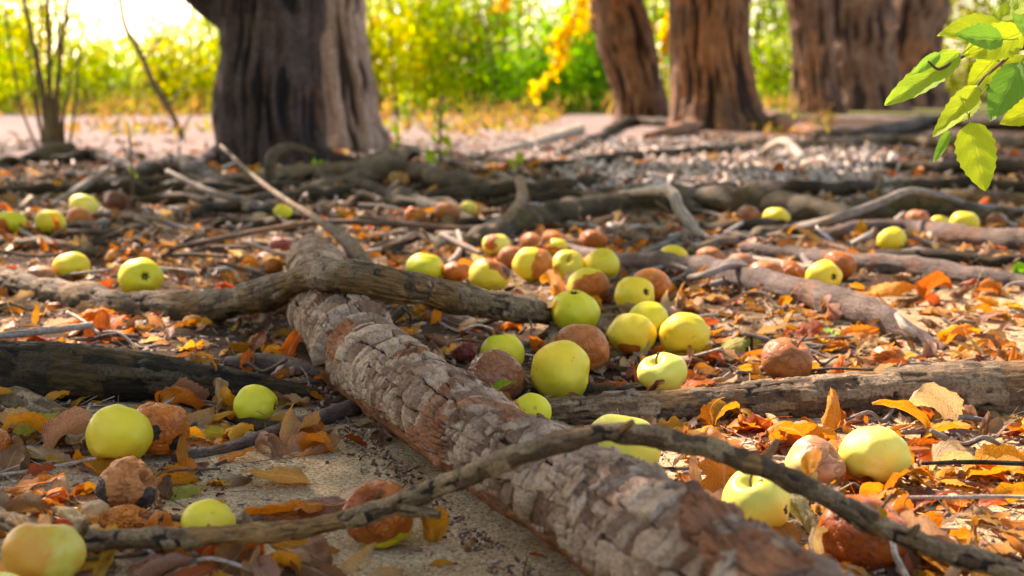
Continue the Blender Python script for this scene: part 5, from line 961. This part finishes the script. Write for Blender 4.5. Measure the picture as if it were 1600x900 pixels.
# ------------------------------------------------------------------ fallen leaves: the ones that stand out
HL = [(430, 742, 92, 'broad', 'tan', 200, -.3, .4, 'crumpled pale tan leaf on the bare sand in the lower middle'), (492, 690, 82, 'broad', 'tan', 20, -.2, .3, 'dry curled tan leaf between the slanting dark root and bare sand'), (440, 788, 112, 'lobed', 'orange', 185, .1, .2, 'broad orange leaf with tattered edge above the front branch'),
 (508, 786, 78, 'ovate', 'dusty pink-brown', 10, -.1, .6, 'folded pinkish leaf right of the broad tattered orange one'), (112, 690, 86, 'broad', 'dusty pink-brown', 15, -.25, .1, 'dry crumpled pinkish leaf left of the largest yellow apple'), (58, 668, 70, 'ovate', 'yellow-green', 30, -.45, .5, 'curled yellowish leaf with a rusty hollow at the left edge'),
 (45, 752, 98, 'lance', 'orange', 5, -.3, .2, 'long arched orange leaf at left, under the straw-thin stem'), (60, 738, 50, 'lobed', 'rust-red', 40, -.4, .2, 'red curled leaf behind the long arched orange one'), (85, 712, 70, 'lance', 'golden', 25, 0, .3, 'golden leaf lying below the dry pinkish one at left'), (112, 800, 76, 'ovate', 'cream', 150, -.25, .2, 'cream wrinkled leaf between the wrinkled brown and blotched apples'),
 (98, 818, 50, 'lobed', 'rust-red', 0, 0, 0, 'small red withered leaf over the cream wrinkled one'), (148, 852, 66, 'broad', 'cream', 60, -.3, .2, 'cream leaf right of the orange-blotched apple'), (168, 872, 80, 'lance', 'yellow', 75, -.5, .5, 'curved yellow strip of a leaf beside the cream one'), (667, 828, 82, 'ovate', 'golden', 240, -.85, .2, 'upright golden leaf leaning on the dimpled orange apple'), (560, 872, 76, 'lance', 'tan', 40, -.5, .9, 'arched tan leaf in front of the dimpled orange apple'),
 (604, 880, 52, 'ovate', 'tan', 10, -.2, .2, 'short buff leaf under the dimpled orange apple'), (690, 862, 38, 'lance', 'golden', 0, -.1, .2, 'tiny golden leaf on sand right of the upright golden one'), (375, 868, 90, 'ovate', 'brown', 60, -.3, .6, 'folded brown leaf on the heap below the front branch'), (345, 858, 80, 'lobed', 'deep orange', 15, -.3, .4, 'deep orange leaf tucked under the front branch'), (395, 882, 84, 'lance', 'tan', 75, -.7, .8, 'tall narrow tan leaf standing by the folded brown one'),
 (255, 884, 96, 'broad', 'dusty pink-brown', 25, -.2, .1, 'wide pinkish leaf at the bottom edge near the lower left'), (300, 896, 70, 'ovate', 'rust-red', 40, -.3, .4, 'rust-red leaf at the bottom edge'), (425, 866, 46, 'ovate', 'yellow', 20, -.05, .1, 'small flat yellow leaf alone on the sand'), (480, 850, 44, 'ovate', 'yellow-green', 160, 0, .1, 'small green-tinged leaf below the front branch'),
 (510, 842, 40, 'ovate', 'golden', 10, 0, .3, 'small golden leaf just under the front branch'), (472, 880, 60, 'broad', 'dark brown', 10, -.1, .3, 'blackish rotting leaf on the sand at the bottom'), (500, 898, 70, 'lance', 'deep orange', 20, -.2, .3, 'deep orange leaf cut by the bottom edge'), (1416, 664, 100, 'lance', 'golden', 175, -.5, .25, 'bright golden leaf arched over the large oval apple'), (1400, 752, 126, 'broad', 'orange', 12, -.15, .1, 'big curled orange leaf in front of the large oval apple'),
 (1345, 722, 74, 'broad', 'brown', 200, -.5, .4, 'folded brown leaf leaning on the large oval apple'), (1488, 722, 84, 'ovate', 'cream', -25, -.2, .4, 'cream striped leaf curled on the sand at right'), (1555, 735, 120, 'ovate', 'golden', -40, -.3, .5, 'large golden-orange leaf slanting down at the right edge'), (1482, 690, 70, 'broad', 'rust-red', 0, .3, 0, 'rust-red domed leaf with pale veins right of the oval apple'), (1440, 694, 76, 'ovate', 'deep orange', 10, -.1, .2, 'orange-pink leaf under the arched golden one'),
 (1240, 682, 98, 'lobed', 'orange', 215, -.35, .3, 'big crumpled orange leaf above the peach-orange apple'), (1300, 655, 66, 'ovate', 'golden', 80, -1.0, .4, 'upright golden leaf against the square-cracked root'), (1312, 650, 50, 'ovate', 'orange', 100, -.8, .1, 'small orange leaf beside the upright golden one'), (1172, 662, 66, 'broad', 'golden', 190, -.2, .2, 'buff-gold leaf under the square-cracked root'), (1100, 668, 54, 'ovate', 'yellow', 15, -.2, .3, 'yellow-buff leaf at the near side of the square-cracked root'),
 (1075, 676, 60, 'ovate', 'tan', 10, -.1, .2, 'ribbed tan leaf just behind the front branch'), (1095, 684, 60, 'lance', 'deep orange', -10, -.1, .2, 'deep orange leaf beneath the yellow-buff one'), (1132, 756, 96, 'lobed', 'orange', 80, -.9, .1, 'pointed orange leaf standing behind the wormhole apple'), (1085, 742, 62, 'lance', 'tan', 100, -1.1, .2, 'pale upright strip of leaf behind the log'), (1252, 806, 92, 'broad', 'pale green', -60, .55, .1, 'large pale green veined leaf right of the wormhole apple'),
 (1306, 868, 64, 'ovate', 'cream', 20, -.2, .2, 'cream leaf lying on the big dark orange apple'), (1512, 656, 44, 'ovate', 'brown', 90, -1.1, .1, 'brown leaf standing by the square-cracked root at right'), (1540, 668, 50, 'lance', 'brown', 60, -.8, .5, 'curly brown leaf right of the standing one'), (1592, 668, 62, 'ovate', 'orange', 160, -.2, .3, 'orange leaf at the right edge under the square-cracked root'), (345, 676, 54, 'ovate', 'yellow-green', 190, -.5, .5, 'folded yellow-green leaf in front of the bright green apple'),
 (345, 632, 66, 'ovate', 'tan', 100, -.8, .6, 'tall curled tan leaf left of the bright green apple'), (455, 620, 50, 'ovate', 'tan', 20, -.2, .3, 'tan leaf right of the bright green apple'), (308, 652, 60, 'ovate', 'tan', 30, -.5, .5, 'curled tan leaf right of the sagging orange apple'), (365, 704, 62, 'lance', 'orange', 15, -.3, .3, 'orange leaf lying along the slanting dark root'), (285, 706, 56, 'lance', 'orange', 100, -.9, .3, 'pointed orange leaf upright by the sagging apple'),
 (268, 718, 42, 'ovate', 'yellow', 170, 0, .1, 'pale yellow leaf right of the largest yellow apple'), (270, 738, 64, 'ovate', 'golden', 10, -.1, .2, 'golden leaf beside the wrinkled brown apple'), (290, 756, 56, 'ovate', 'yellow-green', 30, -.1, .3, 'dull yellow-green leaf right of the wrinkled brown apple'), (265, 806, 66, 'broad', 'tan', 10, -.3, .1, 'buff leaf left of the lemon-yellow apple'), (388, 565, 38, 'ovate', 'deep orange', 90, -.9, .1, 'small orange leaf upright on the short grey root piece'),
 (458, 548, 52, 'broad', 'deep orange', 60, -.8, .4, 'orange leaf propped against the left side of the log'), (428, 552, 44, 'ovate', 'golden', 170, -.2, .2, 'golden-orange leaf lying left of the propped one'), (172, 520, 66, 'broad', 'deep orange', 60, -.5, .3, 'red-orange wedge-shaped leaf right of the bleached stick'), (90, 504, 54, 'broad', 'orange', 10, -.3, .1, 'orange leaf just behind the bleached stick'), (150, 498, 56, 'broad', 'orange', 10, -.3, .4, 'brown-orange leaf under the arching root at left'),
 (57, 494, 34, 'lance', 'golden', 80, -1.1, .6, 'small golden leaf standing up at left under the arching root'), (838, 540, 64, 'lance', 'orange', 250, -.5, .6, 'curved orange leaf right of the olive-green apple'), (955, 600, 54, 'ovate', 'rust-red', 20, -.2, .2, 'red-brown leaf left of the stalk-notch apple'), (1050, 596, 44, 'broad', 'tan', 160, -.4, .2, 'pale crinkled leaf against the stalk-notch apple'), (1085, 594, 58, 'lobed', 'deep orange', 10, -.2, .2, 'deep orange leaf right of the stalk-notch apple'),
 (1160, 532, 62, 'ovate', 'yellow-green', 10, -.1, .2, 'pale yellowish leaf right of the one-speck apple'), (1185, 550, 54, 'lance', 'orange', 10, -.2, .9, 'rolled orange leaf left of the dull brown apple'), (1290, 560, 62, 'broad', 'cream', 20, -.1, .2, 'cream leaf right of the dull brown apple'), (1312, 572, 46, 'broad', 'orange', 60, -.5, .2, 'orange leaf standing behind the square-cracked root'), (1340, 520, 64, 'ovate', 'orange', 10, -.2, .3, 'orange and buff leaf in the sunny middle right'),
 (1500, 522, 62, 'broad', 'golden', 20, -.2, .1, 'golden crinkled leaf beyond the end of the purplish-grey root'), (1520, 545, 76, 'lance', 'golden', 20, -.3, .4, 'arched golden leaf behind the square-cracked root at right'), (1560, 535, 52, 'lobed', 'orange', 10, -.2, .2, 'orange leaf at the far right of the sunny patch'), (1570, 552, 60, 'broad', 'orange', 160, -.3, .1, 'orange leaf on top of the straight twigs at far right'), (1478, 640, 40, 'ovate', 'golden', 40, -.3, .2, 'small golden leaf under the shadowed root at right'),
 (1395, 450, 70, 'ovate', 'golden', 10, -.1, .2, 'golden leaf behind the purplish-grey root, in full sun'), (1560, 450, 48, 'lance', 'golden', 10, -.1, .1, 'single golden leaf on the pale sand near the right edge'), (1463, 455, 50, 'broad', 'deep orange', 10, -.3, .1, 'deep orange leaf heap right of the yellow-eyed apple'), (1395, 468, 60, 'lance', 'orange', 160, -.3, .4, 'arched orange leaf along the purplish-grey root')]
def nm(deg): return math.radians(deg)
for px, py, sz, kd, col, yaw, pit, rol, lb in HL:
    p, t = at_ground(px, py, .012); place_leaf(p, sz * t / FPX * 1.18, kd, col, nm(yaw), pit, rol, lb)
# leaves resting on other things
def on_leaf(px, py, z, sz, kd, col, yaw, pit, rol, lb):
    p, t = at_z(px, py, z); place_leaf(p, sz * t / FPX, kd, col, nm(yaw), pit, rol, lb, z=z)
on_leaf(325, 575, .055, 62, 'lance', 'orange', 60, .6, .2, 'orange ribbon-like leaf hanging over the blackish root')
on_leaf(786, 612, .06, 50, 'ovate', 'green', 150, .5, .4, 'green leaf on the log beside the glossy brown apple')
on_leaf(458, 322, .09, 34, 'lance', 'orange', 10, 0, .2, 'orange leaf caught on the slanting grey branch')
on_leaf(1268, 738, .06, 56, 'ovate', 'golden', 230, .9, .2, 'dry golden leaf stuck on top of the peach-orange apple')
on_leaf(872, 478, .04, 44, 'broad', 'cream', 10, 0, .2, 'cream leaf at the end of the arching root')
on_leaf(1378, 806, .07, 42, 'ovate', 'yellow', 60, .5, .3, 'yellow leaf on the shoulder of the big dark orange apple')
on_leaf(2, 612, .03, 40, 'ovate', 'golden', 10, .2, .3, 'golden leaf at the left edge on the ribbed root end')

# ------------------------------------------------------------------ the many leaves and twigs between
DA = np.array([d for d in DISCS])
def free(x, y, s=0.8):
    x = np.atleast_1d(x); y = np.atleast_1d(y); ok = np.ones(len(x), bool)
    low = DA[DA[:, 4] < 0.035]
    for k in range(0, len(x), 2000):
        d2 = (x[k:k + 2000, None] - low[None, :, 0]) ** 2 + (y[k:k + 2000, None] - low[None, :, 1]) ** 2
        ok[k:k + 2000] = ~(d2 < (low[None, :, 2] * s) ** 2).any(1)
    return ok
AUTO = []
ZONES = [(1040, 440, 1600, 590, 52), (1040, 650, 1600, 895, 66), (620, 450, 1120, 600, 30), (0, 440, 480, 590, 28), (0, 620, 300, 895, 26), (230, 840, 560, 898, 12), (300, 620, 520, 700, 8), (0, 330, 640, 440, 10), (640, 330, 1600, 440, 10)]
PALS = ['orange', 'orange', 'orange', 'golden', 'golden', 'golden', 'tan', 'tan', 'tan', 'brown', 'brown', 'cream', 'yellow', 'dusty pink-brown', 'deep orange', 'rust-red']
for x0, y0, x1, y1, cnt in ZONES:
    k = 0; tries = 0
    while k < cnt and tries < cnt * 12:
        tries += 1; px, py = random.uniform(x0, x1), random.uniform(y0, y1); p, t = at_ground(px, py, .008)
        if not free(p[0], p[1], .9)[0]: continue
        kd = random.choice(['ovate', 'ovate', 'lance', 'broad', 'lobed']); col = random.choice(PALS); sz = random.uniform(.040, .074) if y0 > 600 else random.uniform(.032, .062)
        o = place_leaf(p, sz, kd, col, random.uniform(0, 6.3), random.uniform(-.45, .3), random.uniform(-.5, .7)); k += 1
        AUTO.append((o, p[0], p[1], 'leaf', ('big ' if sz > .055 else 'small ' if sz < .036 else '') + {'ovate': 'oval', 'lance': 'narrow', 'broad': 'broad', 'lobed': 'ragged'}[kd] + ' ' + col + ' leaf'))
k = 0
for x0, y0, x1, y1, cnt in [(0, 300, 620, 440, 26), (620, 300, 1600, 420, 26), (1050, 430, 1600, 590, 18), (0, 450, 480, 600, 10), (640, 470, 900, 600, 8), (1040, 640, 1600, 890, 8), (200, 640, 620, 890, 6), (560, 215, 1600, 300, 18)]:
    n = 0
    while n < cnt:
        px, py = random.uniform(x0, x1), random.uniform(y0, y1); p, t = at_ground(px, py, .008)
        L = random.uniform(.05, .16) * (1 if t < 2.6 else 1.9); yaw = random.gauss(0, .6) + (math.pi if random.random() < .5 else 0); th = random.uniform(.0016, .0038) * (1 if t < 2.6 else 2.0); pale = random.random()
        b = random.uniform(-.3, .3); dv = np.array([math.cos(yaw), math.sin(yaw), 0]); sv = np.array([-dv[1], dv[0], 0]); up = random.uniform(0, .25)
        pts = [(*(p + dv * L * f + sv * L * b * f * (1 - f) * 2 + np.array([0, 0, .004 + up * L * f + .006 * math.sin(f * 9 + k)])), th * (1 - .4 * abs(f))) for f in (-.5, -.2, .1, .5)]
        o, _ = tube('twig', pts, BK_PALE if pale < .35 else TWIG_GREY if pale < .65 else TWIG_BROWN, 8, .006, 'smooth', 900 + k, wob=.25); o['category'] = 'twig'; o['group'] = 'small dry twigs in the litter'
        AUTO.append((o, p[0], p[1], 'twig', ('short ' if L < .08 else 'long ' if L > .18 else '') + ('bleached' if pale < .35 else 'grey' if pale < .65 else 'dark brown') + ' twig')); n += 1; k += 1
# labels: colour and form first, then what it lies beside
LM = [(x, y, m) for x, y, m in MARKS if m]
for o in bpy.data.objects:
    if o.get('category') == 'apple': LM.append((o.location.x, o.location.y, 'the ' + o['label'].split(',')[0]))
LX = np.array([(a, b) for a, b, _ in LM]); USED = {o['label'] for o in bpy.data.objects if o.get('label')}
for o, x, y, ct, desc in sorted(AUTO, key=lambda q: q[2]):
    d = np.hypot(LX[:, 0] - x, LX[:, 1] - y); done = False
    for i in np.argsort(d)[:14]:
        dx, dy = x - LX[i, 0], y - LX[i, 1]
        rel = ('right of ' if dx > 0 else 'left of ') if abs(dx) > abs(dy) else ('behind ' if dy > 0 else 'in front of ')
        lb = desc + ' ' + rel + LM[i][2]
        if lb not in USED and len(lb.split()) <= 16: done = True; break
    if not done: lb = 'second ' + lb
    USED.add(lb); o['label'] = lb
# ------------------------------------------------------------------ uncountable litter
def density(x, y):
    ra = x / np.maximum(y, .3); n = fbm(np.stack([x * 3, y * 3, x * 0], -1), 3, 41)
    d = .8 + .8 * n
    front = sstep(y, 1.62, 1.4) * sstep(ra, -.25, -.17) * sstep(ra, .16, .08)
    d = d * (1 - .93 * front) * (1 - sstep(y, 6.0, 7.0) * sstep(ra, .2, .1) * .72)
    d = np.where((ra > .12) & (y < 2.6), d + .25, d)
    bare = np.exp(-(((x - .85) / .3) ** 2 + ((y - 2.35) / .28) ** 2)); return np.clip(d * (1 - .75 * bare), 0, 1)
def scatter(n, y0, y1, r, pw=1.0, wid=.40):
    n = int(n * 1.5); wid = wid * 1.5
    y = y0 + (y1 - y0) * r.random(n) ** pw; x = r.uniform(-1, 1, n) * (wid * y + .1); k = r.random(n) < density(x, y); return x[k], y[k]
def quats(n, r, tilt):
    yaw = r.uniform(0, 2 * np.pi, n); a = r.normal(0, tilt, n); b = r.normal(0, tilt, n); cy_, sy_ = np.cos(yaw), np.sin(yaw); ca, sa = np.cos(a), np.sin(a); cb, sb = np.cos(b), np.sin(b); z = 0 * yaw; o = z + 1
    Rz = np.stack([np.stack([cy_, -sy_, z], -1), np.stack([sy_, cy_, z], -1), np.stack([z, z, o], -1)], 1); Rx = np.stack([np.stack([o, z, z], -1), np.stack([z, ca, -sa], -1), np.stack([z, sa, ca], -1)], 1); Ry = np.stack([np.stack([cb, z, sb], -1), np.stack([z, o, z], -1), np.stack([-sb, z, cb], -1)], 1)
    return Rz @ Rx @ Ry
def litter(name, n, y0, y1, smin, smax, cols, seed, label, pw):
    r = np.random.default_rng(seed); x, y = scatter(n, y0, y1, r, pw); ok = free(x, y, .75); x, y = x[ok], y[ok]; m = len(x); lib = [leaf_grid(KINDS[i % 4], 950 + i, 9, 5, (1.0, .35, .7, .2)[i // 4]) for i in range(16)]
    which = r.integers(0, 16, m); R = quats(m, r, .38); s = r.uniform(smin, smax, m); z = gh(x, y); Vs, Fs, Us, Cs, off = [], [], [], [], 0
    pal = np.array([LC[c] for c in cols]); cc = pal[r.integers(0, len(pal), m)] * r.uniform(.4, 1.1, (m, 1))
    for i in range(16):
        V, F, uv = lib[i]; k = np.where(which == i)[0]
        if not len(k): continue
        W = np.einsum('nij,vj->nvi', R[k], V) * s[k][:, None, None]; W[:, :, 2] -= np.percentile(W[:, :, 2], 18, axis=1)[:, None]; W += np.stack([x[k], y[k], z[k]], -1)[:, None, :]
        Vs.append(W.reshape(-1, 3)); Fs.append((F[None] + (np.arange(len(k)) * len(V))[:, None, None] + off).reshape(-1, 4)); off += len(k) * len(V); Us.append(np.tile(uv, (len(k), 1))); Cs.append(np.repeat(cc[k], len(V), 0))
    o = mesh_np(name, np.concatenate(Vs), np.concatenate(Fs), LEAF_MASS, uv=np.concatenate(Us), colattr=np.concatenate(Cs)); tag(o, label, None, None, 'stuff')
litter('leaf_litter', 4300, 1.02, 3.4, .018, .046, ['orange', 'orange', 'golden', 'golden', 'tan', 'tan', 'brown', 'brown', 'dusty pink-brown', 'cream', 'rust-red', 'dark brown'], 61, 'small orange and brown leaf pieces scattered between apples and roots', 1.15)
litter('leaf_litter', 2600, 3.0, 8.5, .03, .075, ['orange', 'deep orange', 'golden', 'tan', 'brown', 'brown', 'brown', 'dark brown', 'cream'], 62, 'orange and brown leaf litter among the rear roots', 1.2)
LOGC = np.array(LOG_ROWS)[2:10]; LOGC = np.stack([np.interp(np.linspace(0, 7, 200), np.arange(8), LOGC[:, j]) for j in range(4)], -1)
CHIP = None
def chip_mat():
    N = NT('woody_bits'); P = N.n('TexCoord').outputs['Object']; c = N.attr('col').outputs['Color']; n = N.noise(P, 300, 4, .65)
    return N.done(N.bsdf(Base_Color=N.mix(N.rng(n, .35, .7, 0, .6), c, N.mix(1.0, c, (.5, .45, .4), 'MULTIPLY')), Roughness=.75, Specular_IOR_Level=.2, Normal=N.bump(n, .001, .8)))
CHIP = chip_mat()
BOX = np.array([[-1, -1, -1], [1, -.7, -1], [.8, 1, -1], [-1, .8, -1], [-.9, -1, 1], [1, -.8, .7], [.9, .9, 1], [-1, .9, .6]]) * .5
BF = np.array([[3, 2, 1, 0], [4, 5, 6, 7], [0, 1, 5, 4], [1, 2, 6, 5], [2, 3, 7, 6], [3, 0, 4, 7]])
PR = np.array([[t, math.cos(a) * .5, math.sin(a) * .5] for t in (-.5, 0, .5) for a in (0, 2.1, 4.2)]); PR[3:6, 1] += 1.2
PF = np.array([[a + i, a + (i + 1) % 3, a + 3 + (i + 1) % 3, a + 3 + i] for a in (0, 3) for i in range(3)])
def bits(name, n, y0, y1, dims, cols, seed, label, pw, shape, wid=.4, tilt=.3, dens=True):
    r = np.random.default_rng(seed); x, y = scatter(n, y0, y1, r, pw, wid)
    if isinstance(dens, tuple): x = y * r.uniform(*dens, len(y)); x = x + r.normal(0, .05, len(x))
    if dens == 'bank':
        k = r.integers(0, len(LOGC), n); sd = np.where(r.random(n) < .7, -1, 1); off = LOGC[k, 3] + np.abs(r.normal(0, .022, n)); x = LOGC[k, 0] + sd * off * .85; y = LOGC[k, 1] + sd * off * .5
    if dens == 'clump': x = r.uniform(-1, 1, n) * .42 * 1.3; y = r.uniform(y0, y1, n); k = fbm(np.stack([x * 9, y * 9, x * 0], -1), 3, 88) > .16; x, y = x[k], y[k]
    ok = free(x, y, .7); x, y = x[ok], y[ok]; m = len(x); B, F = (BOX, BF) if shape == 'chip' else (PR, PF)
    S = np.stack([r.uniform(*dims[0], m), r.uniform(*dims[1], m), r.uniform(*dims[2], m)], -1); W = np.einsum('nij,nvj->nvi', quats(m, r, tilt), B[None] * S[:, None, :])
    W[:, :, 2] -= W[:, :, 2].min(1)[:, None] * .8; W += np.stack([x, y, gh(x, y)], -1)[:, None, :]; pal = np.array(cols); c = pal[r.integers(0, len(pal), m)] * r.uniform(.7, 1.25, (m, 1))
    o = mesh_np(name, W.reshape(-1, 3), (F[None] + (np.arange(m) * len(B))[:, None, None]).reshape(-1, 4), CHIP, smooth=False, colattr=np.repeat(c, len(B), 0)); tag(o, label, None, None, 'stuff')
WOODC = [(.30, .2, .13), (.16, .10, .065), (.42, .32, .22), (.10, .065, .045), (.5, .42, .34), (.25, .13, .08)]
bits('bark_crumbs', 9000, 1.0, 3.6, ((.003, .014), (.002, .007), (.001, .003)), WOODC, 71, 'bark crumbs and wood bits strewn over the ground', 1.1, 'chip')
bits('plant_fibres', 2600, 1.0, 3.6, ((.02, .07), (.0007, .0016), (.0007, .0016)), WOODC + [(.55, .42, .22), (.6, .5, .36)], 72, 'dry stalk fibres strewn over the ground', 1.1, 'fibre')
bits('wood_debris', 4200, 3.2, 8.5, ((.015, .075), (.005, .018), (.003, .010)), WOODC + WOODC[:2] + [(.2, .11, .06), (.62, .55, .48)], 73, 'grey and brown wood debris among the rear roots', 1.0, 'chip', .42, .35)
bits('pale_wood_chips', 2600, 4.6, 8.0, ((.02, .09), (.006, .02), (.003, .010)), [(.62, .55, .5), (.55, .5, .47), (.6, .48, .4), (.4, .3, .24), (.3, .2, .14)], 76, 'bleached wood chips in front of the upright trunk', 1.0, 'chip', .3, .4, (.04, .26))
bits('bud_husks', 1500, 1.0, 1.62, ((.003, .009), (.0012, .003), (.001, .002)), [(.16, .05, .025), (.2, .08, .04), (.1, .04, .02)], 77, 'reddish bud husks clumped on the sand', 1.0, 'chip', .4, .5, 'clump')
bits('bark_crumbs', 1500, 1.0, 1.9, ((.002, .008), (.0015, .004), (.0008, .0016)), WOODC[:4] + [(.28, .12, .06)], 79, 'bark crumbs banked along the sides of the flaking log', 1.0, 'chip', .4, .5, 'bank')
bits('sand_pebbles', 900, 1.0, 1.8, ((.002, .005), (.002, .004), (.0015, .003)), [(.5, .42, .33), (.3, .24, .2), (.62, .58, .5), (.14, .1, .08)], 74, 'coarse grains lying on the sand', 1.0, 'chip')
